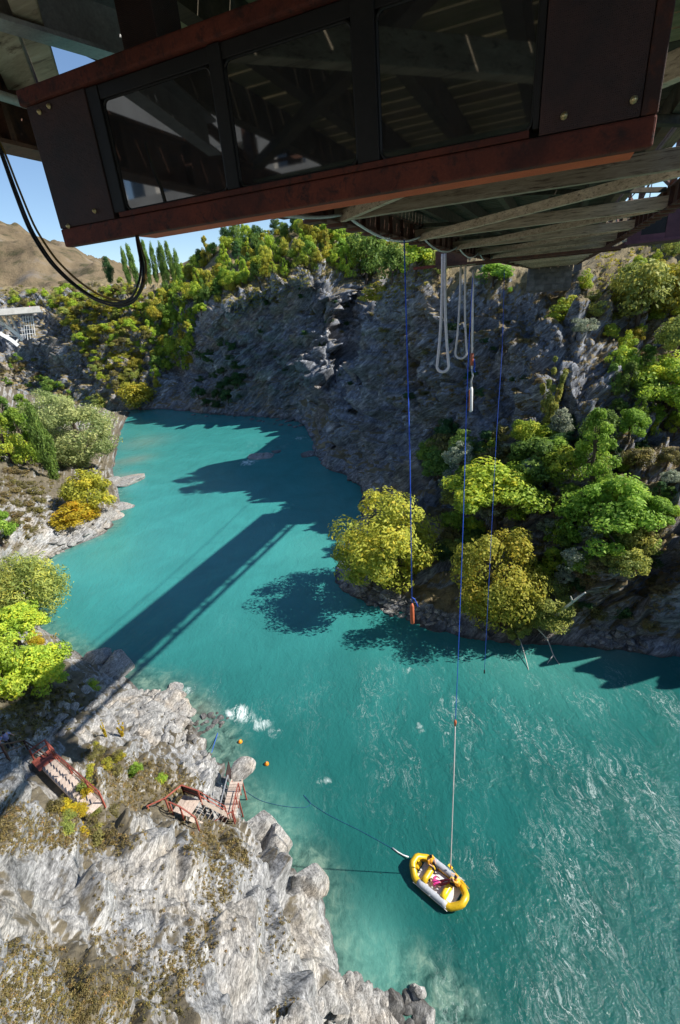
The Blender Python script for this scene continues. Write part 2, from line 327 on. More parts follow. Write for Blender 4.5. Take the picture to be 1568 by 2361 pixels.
def column(col):
    s=atz(*col[0]); d0=math.hypot(s[0],s[1]); pts=[s]
    for u,v,k,x in col[1:]:
        pts.append(atz(u,v,x) if k=='z' else atd(u,v,x if k=='d' else d0+x))
    if len(pts)==6: pts.insert(1,s+(pts[1]-s)*.15)
    return pts
cc=[10,12,14,14,14,14,12,14,18,16,18,18,14,18,20,12,26,26,20,22,24,26,28,28,26,24,16,12,10,10]
cc=cc[:len(A_)-1]
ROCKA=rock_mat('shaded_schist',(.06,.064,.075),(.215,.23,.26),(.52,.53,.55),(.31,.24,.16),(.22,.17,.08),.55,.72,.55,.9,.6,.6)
def canyon(name,cols,cc):
    ctrl=[]
    for i,col in enumerate(cols):
        Wd=isinstance(col[0],str); p=[np.array(x,float) for x in col[1:]] if Wd else column(col); out=(p[0]-p[2]); out[2]=0; out/=np.linalg.norm(out)+1e-6; uw=p[0]+out*3; uw[2]=-3
        t=p[-1]; h=np.array([t[0],t[1],0]); h/=np.linalg.norm(h); nr=name=='canyon_side' and i<4
        bk=t+h*(9 if nr else 45); bk[2]=t[2]-(18 if nr else 4); bk2=t+h*(60 if nr else 160); bk2[2]=t[2]-32
        ctrl.append([uw]+p+[bk,bk2])
    rc=[5,14,32,56,56,52,52,10,6]
    G=patch(ctrl,rc,[c*2 for c in cc]); NA=normals(G); sh=G.shape; P=G.reshape(-1,3); Nn=NA.reshape(-1,3)
    if Nn[:,2].mean()<0: Nn=-Nn
    R=np.tile(params(rc),(sh[0],1)).ravel()
    amp=np.interp(R,[0,1,2,3,3.5,6,6.5,7,9],[.3,.35,.8,1.6,2.4,2.2,1.6,1.5,2])
    dist=np.hypot(P[:,0],P[:,1]); FQ=foliate(P)
    f1,e1=facets(FQ+fbm(P,9,2,3)[:,None]*1.5,9.,11); f2,e2=facets(FQ,3.6,31); f3,e3=facets(FQ,1.5,51); f1,f2,f3=_sm(f1,e1),_sm(f2,e2),_sm(f3,e3)
    disp=fbm(P,16,5,1)*.9+f1*2.9+f2*1.3+f3*.3+fbm(FQ,2.2,3,9)*.28
    ero=-np.clip(1-np.abs(vnoise(P*np.array([1,1,.22]),13,77))*5,0,1)*1.5      # gullies down the face
    soft=np.interp(R,[0,6,6.7,9],[0,0,1,1]); disp=disp*(1-soft*.8)+ero*(1-soft)*(R>3)
    P=P+Nn*(disp*amp*np.interp(dist,[50,180],[.72,1.15]))[:,None]
    P[:,2]-=np.where(R<1.05,np.maximum(P[:,2]+.05,0)*1.,0)
    veg=np.interp(R,[0,1.9,2.1,3,3.6,5.6,6.1,9],[0,0,.55,.5,.12,.2,.75,.8])+.0
    U_,V_=projv(P); left=np.clip((470-U_)/90,0,1)*(U_>-900); veg=np.where(R>2,veg*(1-left)+left*(.55+.3*vnoise(P,22,5)),veg)
    near=np.clip((U_-930)/80,0,1)*(R>3)*(R<6); veg+=near*(.25+.25*vnoise(P,9,15))
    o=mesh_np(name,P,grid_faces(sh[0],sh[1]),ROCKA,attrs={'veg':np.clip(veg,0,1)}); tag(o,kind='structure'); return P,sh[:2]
k_=[i for i,c in enumerate(A_) if c[0]==(765,1085)][0]
far_cols=A_[:k_]+[('W',(3,127,0),(5,130,3),(9,136,9),(15,144,16),(21,157,26),(28,174,36),(36,195,56)),('W',(16,135,3),(18,138,6),(24,144,12),(32,152,20),(42,165,30),(52,182,40),(64,200,56))]
near_cols=[('W',(14,128,6),(17,129,9),(21,130,12),(25,131,16),(29,132,20),(33,134,23),(40,138,26)),('W',(-3,121,0),(0,122,2),(5,123,7),(9,124.5,12),(13,126,17),(17,128,21),(24,132,26))]+A_[k_:]
PF,sF=canyon('far_canyon_side',far_cols,cc[:k_-1]+[10,8])
PA,sA=canyon('canyon_side',near_cols,[8,12]+cc[k_:])
# ---- near and left-hand bank
B_=[
 [(300,950),(255,945,3),(150,925,8),(60,905,14),(-60,870,20),(-300,830,28)],
 [(278,1000),(230,985,3),(150,965,8),(60,945,14),(-60,905,20),(-300,860,28)],
 [(272,1040),(220,1030,3),(130,1010,7),(40,990,11),(-60,960,16),(-300,930,24)],
 [(262,1088),(200,1080,3),(120,1070,6),(40,1060,9),(-60,1040,14),(-300,1010,22)],
 [(270,1125),(200,1120,3),(120,1110,5),(40,1100,8),(-60,1090,12),(-300,1060,20)],
 [(280,1175),(225,1168,2),(140,1150,4.5),(40,1140,8),(-60,1130,12),(-300,1110,20)],
 [(248,1225),(190,1215,2),(110,1195,4.5),(30,1180,8),(-60,1170,12),(-300,1150,20)],
 [(125,1283),(98,1262,2),(60,1240,5),(10,1220,8),(-80,1200,12),(-300,1180,20)],
 [(80,1350),(55,1335,2),(20,1320,5),(-30,1300,8),(-100,1280,12),(-300,1260,20)],
 [(90,1440),(60,1430,2),(20,1410,4.5),(-40,1390,8),(-110,1370,12),(-320,1350,20)],
 [(190,1510),(130,1500,2),(60,1490,4),(-20,1480,8),(-110,1460,12),(-320,1430,20)],
 [(285,1555),(200,1555,2.5),(110,1565,5),(20,1570,8),(-90,1570,12),(-320,1560,20)],
 [(330,1592),(250,1620,2.2),(150,1640,5),(50,1650,8),(-70,1650,12),(-320,1650,20)],
 [(420,1598),(330,1640,1.8),(230,1680,4.5),(110,1700,8.5),(-30,1720,13),(-320,1740,21)],
 [(440,1665),(380,1690,2.2),(280,1740,6),(160,1770,10),(10,1780,14),(-300,1800,22)],
 [(500,1730),(440,1745,3),(350,1780,6),(215,1800,11),(60,1825,15),(-280,1860,22)],
 [(540,1790),(470,1790,3.6),(390,1820,5.6),(250,1850,10.5),(100,1880,15),(-260,1930,23)],
 [(566,1880),(515,1872,2.6),(430,1862,5.4),(300,1890,11),(130,1935,16),(-240,2010,24)],
 [(600,1925),(560,1905,3.5),(445,1912,8),(310,1935,13),(130,1985,17.5),(-230,2050,25)],
 [(655,1965),(590,1985,6),(460,1990,11),(310,2020,15),(130,2060,19),(-220,2120,26)],
 [(742,2060),(650,2075,7),(510,2090,12),(335,2120,16),(130,2165,20),(-210,2210,27)],
 [(788,2160),(690,2175,8),(550,2195,13),(360,2230,17.5),(140,2275,21),(-190,2310,28)],
 [(803,2260),(710,2280,8.5),(570,2310,14),(380,2345,18.5),(170,2385,22),(-160,2420,29)],
 [(806,2340),(720,2370,8.5),(590,2410,14.5),(410,2450,19),(200,2500,23),(-120,2560,30)],
 [(700,2460),(650,2480,6),(540,2520,13),(400,2570,19),(220,2640,23),(-60,2720,30)],
 [(660,2640),(600,2680,6),(500,2730,13),(380,2800,19),(220,2880,24),(0,2980,31)],
 [(600,3100),(540,3120,6),(450,3150,13),(330,3200,20),(200,3260,25),(0,3360,32)],
]
ctrl=[]
for col in B_:
    p=[atz(*col[0])]+[atz(u,v,z) for u,v,z in col[1:]]; out=(p[0]-p[1]); out[2]=0; out/=np.linalg.norm(out)+1e-6; uw=p[0]+out*1.2; uw[2]=-2.
    d=p[-1]-p[-2]; d[2]=0; d/=np.linalg.norm(d); e=p[-1]+d*40; e[2]=p[-1][2]+10; e2=e+d*160; e2[2]=46; e3=e2+d*500; e3[2]=60
    ctrl.append([uw]+p+[e,e2,e3])
RCB=[4,60,76,76,70,44,10,6,5]
cb=[8,8,8,8,8,10,12,12,12,14,18,20,26,32,38,38,42,36,40,56,60,52,46,30,16,12]
GB=patch(ctrl,RCB,cb); NB=normals(GB); sh=GB.shape; P=GB.reshape(-1,3); Nn=NB.reshape(-1,3)
if Nn[:,2].mean()<0: Nn=-Nn
rows=params(RCB); R=np.tile(rows,(sh[0],1)).ravel(); cols=params(cb); Cc=np.repeat(cols,sh[1])
dist=np.linalg.norm(P-CAM,axis=1); sc=np.interp(dist,[25,140],[1.,2.2])
crag=np.interp(Cc,[0,8,10,12.2,13.4,14,16,17.5,19,27],[.35,.35,.4,.3,.35,.8,.75,.9,1.1,1.1])
FQ=foliate(P,42,1.7); f1,e1=facets(FQ,4.2,111,.7); f2,e2=facets(FQ,1.5,131,.7); f3,e3=facets(FQ,.55,151,.6); f1,f2,f3=_sm(f1,e1),_sm(f2,e2),_sm(f3,e3)
disp=fbm(P,6,5,201)*.5+f1*1.5+f2*np.interp(Cc,[0,17,19,27],[.42,.42,.26,.26])+f3*np.interp(Cc,[0,17,19,27],[.14,.14,.08,.08])+fbm(FQ,.8,3,209)*.06
flat=np.interp(R,[0,6,7,9],[1,1,.4,.2]); shore=np.interp(R,[0,1,1.5],[.35,.5,1.])
P=P+Nn*(disp*crag*flat*shore*sc)[:,None]; P[:,2]-=np.where(R<1.02,np.maximum(P[:,2]+.05,0),0)
def ub(bl): return blobs(P,bl)
veg=np.full(len(P),.34)+.12*fbm(P,5,3,231)
veg+=ub([(230,1790,9,5,.45),(150,1890,13,3.5,.5),(60,1900,15,4,.45),(330,1850,8,3,.45),(420,1950,9,2.,.25),(500,1950,7,2.2,.4),(480,1880,6,2.,.35),
 (40,2240,20,4.,.5),(170,2260,20,2.2,.4),(420,2180,14,2.,.55),(500,2120,11,1.5,.3),(10,1630,9,7,.4),(40,1560,7,6,.4),(70,1240,6,9,.3),(20,1100,9,12,.4),(60,1000,11,18,.4),(640,2150,9,1.2,.25),
 (100,2330,22,3,.4),(330,1760,6,2.5,.25)])
veg-=ub([(130,1830,13,2.6,.5),(250,1680,4,4,.25),(480,1780,3,3,.35),(200,2030,17,4,.25),(330,2060,14,4,.2),(650,2300,10,5,.5),(600,2050,9,4,.4),(470,2300,15,3,.3),(170,1200,4,8,.3)])
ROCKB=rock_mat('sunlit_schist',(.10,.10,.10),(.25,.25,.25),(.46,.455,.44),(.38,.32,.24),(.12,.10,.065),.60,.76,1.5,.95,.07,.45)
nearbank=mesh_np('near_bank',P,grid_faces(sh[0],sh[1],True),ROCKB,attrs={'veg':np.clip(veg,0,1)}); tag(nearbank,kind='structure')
PB=P; GBs=sh
# ---- brown hills beyond, and the land all round to the horizon
def hills(name,cols,dists,mat,n=26,amp=48,seed=5,peak=1.):
    ctrl=[]
    for c in cols:
        us=c[0]; ctrl.append([atd(us,v,d) for v,d in zip(c[1:],dists)])
    G=patch(ctrl,[n]*(len(dists)-1),[n]*(len(cols)-1)); sh=G.shape; Q=G.reshape(-1,3).copy()
    r=np.abs(fbm(Q*np.array([1,1,.3]),260,5,seed)); Q[:,2]+=(-r*amp+fbm(Q,60,4,seed+3)*amp*.16)*np.clip((Q[:,2]-30)/60,0,1)
    o=mesh_np(name,Q,grid_faces(sh[0],sh[1]),mat,attrs={'veg':np.zeros(len(Q))}); return tag(o,kind='structure')
def hill_mat():
    m,N,L,b=newmat('dry_tussock_hill'); g=N.new('ShaderNodeNewGeometry'); P=g.outputs['Position']
    a=noise(N,L,P,.006,9,.62); c=noise(N,L,P,.035,9,.72)
    col=ramp(N,L,a,[(.35,(.13,.098,.06)),(.55,(.19,.145,.09)),(.7,(.15,.13,.10))])
    col=mix(N,L,ramp(N,L,c,[(.50,0.),(.62,.8)]),col,(.055,.055,.028)); col=mix(N,L,ramp(N,L,noise(N,L,P,.012,7,.7),[(.55,0.),(.70,.6)]),col,(.23,.21,.20))
    L.new(col,b.inputs['Base Color']); setp(b,roughness=.95,specular_ior_level=.1); bump(N,L,b,c,6.,.8); return m
HILL=hill_mat()
hills('hills',[(-1500,760,700,640,560,480,420),(-900,760,710,650,560,480,430),(-400,755,715,650,580,500,450),(-120,745,712,660,590,515,490),(0,735,705,660,590,520,500),(60,730,700,655,585,535,522),(130,725,695,652,600,566,560),(200,718,690,650,606,585,583),(250,712,685,652,612,600,597),(300,706,685,655,628,618,616),(400,700,680,655,640,634,632),(700,670,650,630,610,600,598),(1200,630,610,580,560,550,548),(1800,580,540,480,430,400,390),(2600,520,440,360,280,240,230)],[330,420,560,760,980,1250],HILL)
def ground_sheet():
    n=96; rr=[0,60,150,320,600,1200,2500,5000]; V=[(0,60,-4.)]; F=[]
    for k,r in enumerate(rr[1:]):
        for i in range(n):
            a=2*math.pi*i/n; V.append((r*math.cos(a),60+r*math.sin(a),-4. if r<900 else -2.))
    for i in range(n): F.append((0,1+i,1+(i+1)%n))
    mb=MB(); mb.add(V,F)
    for k in range(len(rr)-2): mb.add([],[]) ; mb.f+=[(1+k*n+i,1+(k+1)*n+i,1+(k+1)*n+(i+1)%n,1+k*n+(i+1)%n) for i in range(n)]
    return tag(mb.build('ground',HILL,smooth=True),kind='structure')
ground_sheet()
# ---------------------------------------------------------------- river
def water_mat():
    m,N,L,b=newmat('turquoise_river'); g=N.new('ShaderNodeNewGeometry'); P=g.outputs['Position']; sep=N.new('ShaderNodeSeparateXYZ'); L.new(P,sep.inputs[0])
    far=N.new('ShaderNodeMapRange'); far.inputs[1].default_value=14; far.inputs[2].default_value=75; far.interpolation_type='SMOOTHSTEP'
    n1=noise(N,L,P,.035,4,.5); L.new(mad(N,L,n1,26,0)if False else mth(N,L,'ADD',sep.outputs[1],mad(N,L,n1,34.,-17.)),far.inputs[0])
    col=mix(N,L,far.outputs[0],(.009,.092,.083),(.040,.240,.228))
    n2=noise(N,L,P,.13,6,.55,dist=.8); col=mix(N,L,.35,col,ramp(N,L,n2,[(.3,.34),(.7,.66)]),'OVERLAY')
    shoal=attr(N,'shoal'); n4=noise(N,L,P,.9,7,.65,dist=.5)
    bedc=ramp(N,L,n4,[(.36,(.015,.05,.042)),(.5,(.07,.16,.13)),(.64,(.17,.27,.21))])
    col=mix(N,L,ramp(N,L,mth(N,L,'MULTIPLY',attr(N,'bed'),mad(N,L,n4,.7,.65)),[(.08,0.),(.75,.92)]),col,bedc)
    col=mix(N,L,mth(N,L,'MULTIPLY',shoal,.7,True),col,(.10,.33,.28))
    col=mix(N,L,mth(N,L,'MULTIPLY',attr(N,'silt'),.75,True),col,(.27,.25,.19))
    # foam: thin wandering filaments, gathered where the current is rough
    wv=N.new('ShaderNodeTexNoise'); wv.inputs['Scale'].default_value=.35; wv.inputs['Detail'].default_value=5; L.new(P,wv.inputs['Vector'])
    va=N.new('ShaderNodeVectorMath'); va.operation='MULTIPLY_ADD'; L.new(wv.outputs['Color'],va.inputs[0]); va.inputs[1].default_value=(2.6,2.6,0)
    fm_=N.new('ShaderNodeMapping'); fm_.inputs['Rotation'].default_value=(0,0,math.radians(38)); fm_.inputs['Scale'].default_value=(1.15,.5,1.); L.new(P,fm_.inputs[0]); L.new(fm_.outputs[0],va.inputs[2])
    def fil(sc,lo,hi):
        f=noise(N,L,va.outputs[0],sc,5,.62); return ramp(N,L,mth(N,L,'ABSOLUTE',mth(N,L,'SUBTRACT',f,.5)),[(lo,1.),(hi,0.)])
    fl=mth(N,L,'MAXIMUM',fil(.34,.002,.010),mth(N,L,'MAXIMUM',fil(1.,.003,.016),fil(2.4,.002,.018))); speck=ramp(N,L,noise(N,L,va.outputs[0],7.,3,.6),[(.64,0.),(.70,1.)])
    patchy=ramp(N,L,noise(N,L,va.outputs[0],.17,7,.72),[(.49,.0),(.64,1.)]); br=ramp(N,L,noise(N,L,va.outputs[0],2.6,6,.75),[(.45,.0),(.58,1.)])
    fm=attr(N,'foam'); k=mth(N,L,'MULTIPLY',mth(N,L,'MULTIPLY',fl,br),patchy); k=mth(N,L,'ADD',k,mth(N,L,'MULTIPLY',mth(N,L,'MULTIPLY',speck,patchy),.5))
    k=mth(N,L,'MULTIPLY',k,fm,True); white=attr(N,'white'); k2=ramp(N,L,mth(N,L,'MULTIPLY',white,mad(N,L,noise(N,L,va.outputs[0],1.1,9,.8),5.5,-2.1)),[(.2,0.),(.75,1.)])
    k=mth(N,L,'MAXIMUM',mth(N,L,'MULTIPLY',k,.95),k2); col=mix(N,L,k,col,(.72,.84,.82))
    L.new(col,b.inputs['Base Color']); setp(b,ior=1.33)
    L.new(mad(N,L,k,.6,.14),b.inputs['Roughness'])
    w1=noise(N,L,va.outputs[0],.5,6,.6); w2=noise(N,L,P,2.2,6,.65); rough=mad(N,L,fm,.7,.45)
    h=mth(N,L,'ADD',mth(N,L,'MULTIPLY',w1,1.),mth(N,L,'MULTIPLY',w2,.45)); h=mth(N,L,'MULTIPLY',h,rough); h=mth(N,L,'ADD',h,mth(N,L,'MULTIPLY',k,.12))
    bump(N,L,b,h,.34,.8); return m
WATER=water_mat()
xs=np.concatenate([np.arange(-260,-60,2.5),np.arange(-60,62,.75),np.arange(62,200,3)]); ys=np.concatenate([np.arange(-120,-10,4),np.arange(-10,90,.75),np.arange(90,420,2)])
X,Y=np.meshgrid(xs,ys,indexing='ij'); Q=np.stack([X.ravel(),Y.ravel(),np.zeros(X.size)],1)
def gb(bl): return np.clip(blobs(Q,bl),0,1)
# distance to the waterline, coarse
cell={}
def near_shore(rad):
    r=np.zeros(len(Q)); 
    T=PB[(np.abs(PB[:,2])<.3)&(PB[:,1]<140)]; T=T[rng.permutation(len(T))[:1500]]
    for i in range(0,len(Q),4000):
        d=((Q[i:i+4000,None,:2]-T[None,:,:2])**2).sum(2).min(1); r[i:i+4000]=np.exp(-d/rad**2)
    return r
nshore=near_shore(2.2)
U_,V_=projv(Q)
foam=np.interp(V_,[1150,1480,1600,2400],[.10,.22,.75,1.])*np.interp(U_,[300,600,950,1600],[.15,.45,.85,1.]); foam=np.where(Q[:,1]<3,.8,foam)
foam+=gb([(720,1010,0,7,.5),(600,1040,0,8,.6),(560,1650,0,3,.6)]); foam-=gb([(560,1850,0,7,.7),(900,2200,0,4,.6),(800,2000,0,4,.3)])
foam*=np.clip(.75+.9*vnoise(Q,8,301)+.5*vnoise(Q,3.5,302),.12,1.6)
white=gb([(560,1648,0,1.1,.9),(600,1668,0,1.0,.75),(640,1690,0,.9,.45),(540,1640,0,.9,.8),(435,1590,0,.9,.6),(480,1613,0,.5,.4),(572,1066,0,2.6,.9),(590,1050,0,1.6,.6),(690,1010,0,2.5,.55),(640,1012,0,2.,.4),
 (940,1545,0,.8,.6),(870,1540,0,.7,.5),(965,1680,0,.8,.5),(840,1720,0,.35,.6),(735,1800,0,.7,.5),(760,1795,0,.4,.4)])
bed=gb([(450,1700,0,3,.9),(500,1720,0,2.5,.6),(590,1880,0,2.,.6),(640,1900,0,2,.5),(720,1990,0,1.5,.5),(850,2290,0,1.9,1.),(930,2320,0,2.2,1.),(1030,2340,0,1.8,.7),(950,2240,0,1.4,.6),(820,2200,0,1.,.5),(1000,2420,0,3,.9),(430,1640,0,2,.7),(350,1580,0,3,.45)])+.5*nshore
shoal=gb([(850,2160,0,2.4,.6),(620,1850,0,3,.3),(660,1900,0,2.2,.35),(880,2250,0,2,.5),(1300,1560,0,6,.35),(1150,1520,0,5,.25),(250,1280,0,10,.3),(430,960,0,14,.3),(1080,1290,0,4,.2),(720,1260,0,7,.25)])
silt=gb([(310,1060,0,5,.55),(285,1100,0,4,.6),(330,1020,0,9,.35),(560,1950,0,1.5,.3),(1420,1495,0,3,.35),(470,1640,0,1.6,.35)])+.12*nshore
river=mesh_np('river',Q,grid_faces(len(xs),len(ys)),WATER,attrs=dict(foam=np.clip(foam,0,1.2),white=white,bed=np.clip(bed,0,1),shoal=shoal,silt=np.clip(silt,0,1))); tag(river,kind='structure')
# ---------------------------------------------------------------- finding the ground under a pixel
def bvh(V,sh): return BVHTree.FromPolygons([Vector(p) for p in V],grid_faces(*sh).tolist())
BVA=bvh(PA,sA); BVF=bvh(PF,sF); BVB=bvh(PB,GBs[:2])
def hit(u,v,which=None):
    d=Vector(ray(u,v)).normalized(); o=Vector(CAM); best=None
    for n,t in (('A',BVA),('A',BVF),('B',BVB)):
        if which and n!=which: continue
        h=t.ray_cast(o,d)
        if h[0] is not None and h[0].z>-.3 and (best is None or h[3]<best[3]): best=h
    return best
def drop(x,y,z0=200,which=None):
    for n,t in (('A',BVA),('A',BVF),('B',BVB)):
        if which and n!=which: continue
        h=t.ray_cast(Vector((x,y,z0)),Vector((0,0,-1)))
        if h[0] is not None: return h
    return None
def pxm(p): 
    """metres per photograph pixel at a place"""
    c=(np.asarray(p)-CAM)@RM; return -c[2]/FP
# ================================================================ plants
def leaves_mesh(C_,Nr,size,tone,r,mat,name,leaf=1.35):
    """one small folded leaf spray (a rhombus) per point"""
    n=len(C_); t=r.normal(size=(n,3)); t-= (t*Nr).sum(1,keepdims=True)*Nr; t/=np.linalg.norm(t,axis=1,keepdims=True)+1e-9
    bt=np.cross(Nr,t); s=size[:,None]
    V=np.stack([C_-t*s*leaf,C_+bt*s*.62+Nr*s*.18,C_+t*s*leaf,C_-bt*s*.62+Nr*s*.18],1).reshape(-1,3)
    F=np.arange(4*n).reshape(n,4); return mesh_np(name,V,F,mat,smooth=False,attrs={'tone':np.repeat(tone,4)},link=False)
def sph(r,n):
    d=r.normal(size=(n,3)); return d/np.linalg.norm(d,axis=1,keepdims=True)
def crown_pts(kind,seed,lobes,n,lr,dense=.55):
    r=np.random.default_rng(seed); L=[]
    while len(L)<lobes:
        p=r.uniform(-1,1,3)
        if kind=='round':
            if p@p>1 or p@p<.16: continue
            c=np.array([p[0]*.42,p[1]*.42,.53+p[2]*.41])+r.normal(size=3)*.02; q=lr*r.uniform(.6,1.3)
        elif kind=='broad':
            if p[0]**2+p[1]**2>1: continue
            rr=math.hypot(p[0],p[1]); top=.86-.34*rr*rr; z=top-abs(r.normal())*.20; 
            if z<.12: continue
            c=np.array([p[0]*.40,p[1]*.40,z]); q=lr*r.uniform(.7,1.25)
        elif kind=='cone':
            z=r.uniform(.06,.95); rad=(1-z)**.75*.42+.03; a=r.uniform(0,6.3); k=r.uniform(.45,1)
            c=np.array([rad*k*math.cos(a),rad*k*math.sin(a),z]); q=lr*(1.25-z*.7)
        elif kind=='column':
            z=r.uniform(.04,.97); rad=.34*math.sin(min(1,z*1.5+.18)*math.pi/2)*(1-max(0,z-.45)/.56)**.7; a=r.uniform(0,6.3); k=r.uniform(.3,1)
            c=np.array([rad*k*math.cos(a),rad*k*math.sin(a),z]); q=lr
        elif kind=='shrub':
            if p@p>1 or p[2]<-.15: continue
            c=np.array([p[0]*.42,p[1]*.42,max(.08,p[2]*.75)]); q=lr*r.uniform(.7,1.2)
        elif kind=='spindle':
            k=len(L)%6; a=k*1.05; z=r.uniform(.12,1.); b_=.30*(z**.8)*(.4+.6*((k*37)%5)/4)
            c=np.array([math.cos(a)*b_,math.sin(a)*b_,z*(.7+.3*((k*13)%4)/3)]); q=lr*(1.15-z*.6)
        elif kind=='droop':
            if p@p>1: continue
            c=np.array([p[0]*.40,p[1]*.40,.52+p[2]*.36]); q=lr
        L.append((c,q,r.uniform(0,1)))
    m=n//lobes; P=[];Nn=[];T=[]
    for c,q,lt in L:
        d=sph(r,m); rad=q*(.45+.6*r.random(m)**.5); p=c+d*rad[:,None]*np.array([1,1,.8])
        if kind=='droop': p[:,2]-=np.abs(r.normal(size=m))*.10*(d[:,2]<.3)
        out=c-np.array([0,0,.45]); out=out/(np.linalg.norm(out)+1e-6)
        nn=d*.75+out*.35+sph(r,m)*.75+np.array([0,0,.25]); nn/=np.linalg.norm(nn,axis=1,keepdims=True)
        P.append(p);Nn.append(nn);T.append(np.clip(lt*.55+r.random(m)*.45+ (r.random(m)<.03)*.4,0,1))
    return np.concatenate(P),np.concatenate(Nn),np.concatenate(T),L,r
def wood(L,r,tw=.035,limbs=9,z0=0.,lean=0.):
    mb=MB(); top=np.array([lean,0,.62]); pts=[np.array([0,0,z0-.06]),np.array([.01,.008,.15]),np.array([-.008,.012,.34])*1.+np.array([lean*.5,0,0]),top]
    mb.tube(pts,[tw*1.3,tw,tw*.75,tw*.4],7)
    idx=r.permutation(len(L))[:limbs]
    for i in idx:
        c=L[i][0]; s=pts[1]*.4+pts[2]*.6 if r.random()<.5 else pts[2]
        mid=(s+c)/2+np.array([0,0,-.03])+r.normal(size=3)*.012; mb.tube([s,mid,c],[tw*.45,tw*.28,tw*.1],5)
    return mb
PROTO={}
def proto(key,kind,seed,lobes,n,lr,ls,tw=.03,limbs=10,leaf=1.35):
    P,Nn,T,L,r=crown_pts(kind,seed,lobes,n,lr); ss=ls*(.6+.8*r.random(len(P)))
    PROTO[key]=(P,Nn,ss,T,r,leaf,{}); mb=wood(L,r,tw,limbs); me=bpy.data.meshes.new('trunk'); me.from_pydata(mb.v,[],mb.f); me.materials.append(BARK); PROTO[key+'_w']=me
proto('round1','round',1,85,16000,.115,.0115); proto('round2','round',2,62,14000,.13,.012)
proto('broad1','broad',3,52,9500,.10,.0145); proto('broad2','broad',4,48,7500,.12,.018); proto('broad3','broad',14,40,6000,.12,.02)
proto('cone1','cone',5,55,5000,.10,.018); proto('cone2','cone',6,45,4500,.11,.019)
proto('col1','column',7,95,6500,.10,.018,.02); proto('col2','column',8,85,6000,.11,.019,.02)
proto('shrub1','shrub',9,34,3400,.14,.024,.02,6); proto('shrub2','shrub',10,26,2600,.16,.027,.02,6); proto('shrub3','shrub',19,22,1500,.16,.035,.02,6)
proto('spin1','spindle',11,48,3600,.085,.019,.02); proto('droop1','droop',12,80,12000,.13,.011,leaf=2.4); proto('fluff','round',15,46,3200,.15,.026); proto('fluff2','broad',16,34,2600,.13,.028)
def plant(name,key,mat,p,w_,h_,label,cat='tree',group=None,rz=None,tilt=None,sink=.02):
    P,Nn,ss,T,r,leaf,cache=PROTO[key]
    if mat.name not in cache: cache[mat.name]=leaves_mesh(P,Nn,ss,T,np.random.default_rng(3),mat,'crown',leaf)
    e=empty(name,p); tag(e,label,cat,group); e.scale=(w_,w_*random.uniform(.92,1.08),h_); e.location=(p[0],p[1],p[2]-sink*h_)
    e.rotation_euler=(tilt[0] if tilt else random.uniform(-.05,.05),tilt[1] if tilt else random.uniform(-.05,.05),random.uniform(0,6.28) if rz is None else rz)
    for n,me in (('trunk',PROTO[key+'_w']),('crown' if cat=='tree' else 'foliage',cache[mat.name])):
        o=bpy.data.objects.new(n,me); C.objects.link(o); o.parent=e
    return e
def at_px(name,key,mat,u,v,wp,hp,label,cat='tree',group=None,which=None,tilt=None,d=None,lift=0.):
    """crown centre column u, foot of the plant at pixel row v, size in photograph pixels"""
    if d is not None: p=Vector(atd(u,v,d))
    else:
        h=hit(u,v,which)
        p=h[0] if h else Vector(atz(u,v,2))
    m=pxm(p); dep=abs(math.atan2(40-p.z,math.hypot(p.x,p.y)))
    # an upright thing seen from above is foreshortened
    W_=wp*m; k=math.cos(dep); H_=max((hp*m-W_*.5*math.sin(dep)*1.)/max(k,.35),W_*.5)
    return plant(name,key,mat,(p.x,p.y,p.z+lift),W_,H_,label,cat,group,tilt=tilt)
# --- right bank, named ones
at_px('willow_tree','round1',G_GOLD2,888,1355,265,285,'big round golden willow on the point of the right bank',which='A')
at_px('willow_tree','round2',G_GOLD2,1130,1430,215,260,'golden olive willow leaning over the water beside the blue ropes',which='A')
at_px('willow_tree','round2',G_OLIVE,1265,1445,150,140,'low olive willow with bleached bare branches dipping into the river',which='A')
at_px('willow_tree','broad2',G_OLIVE,1195,1480,60,80,'small olive willow clump hanging over the waterline',which='A')
at_px('broadleaf_tree','broad1',G_YG,1140,1220,270,230,'wide yellow green tree on the slope behind the golden willows',which='A')
at_px('broadleaf_tree','broad2',G_OLIVE,1075,1170,110,120,'olive tree at the left edge of the slope thicket',which='A')
at_px('broadleaf_tree','broad1',G_GREEN,1388,1270,245,240,'bright fresh green spreading tree in the middle of the right slope',which='A')
at_px('conical_tree','cone1',G_GREEN,1362,1105,135,185,'tall pointed green tree above the spreading green tree',which='A')
at_px('broadleaf_tree','broad3',G_MID,1240,1120,170,160,'mid green bushy tree left of the pointed tree',which='A')
at_px('young_maple','broad3',G_GREEN,1015,1080,115,110,'isolated bright green young tree against the dark cliff',which='A')
at_px('slender_tree','spin1',G_OLIVE,1262,985,100,160,'spindly yellowing tree with thin upright branches on the cliff',which='A')
at_px('shrub','shrub1',G_GREY,1290,990,60,75,'pale grey green shrub beside the spindly tree','shrub',which='A')
at_px('broadleaf_tree','broad1',G_YG,1525,990,200,210,'large yellow green tree at the right edge of the frame',which='A')
at_px('broadleaf_tree','broad3',G_OLIVE,1560,830,110,130,'olive tree high at the right edge of the frame',which='A')
at_px('round_bush','fluff',G_OLIVE,1470,745,155,155,'large olive and gold bush below the bridge at the right','shrub',which='A')
at_px('round_bush','fluff',G_GOLD,1545,730,110,130,'golden bush right of the large olive bush','shrub',which='A')
at_px('shrub','shrub1',G_YG,1300,735,85,70,'pale yellow green bush in the bridge abutment scree','shrub',which='A')
at_px('shrub','shrub2',G_GREY,1345,760,60,50,'grey green bush on the scree under the bridge','shrub',which='A')
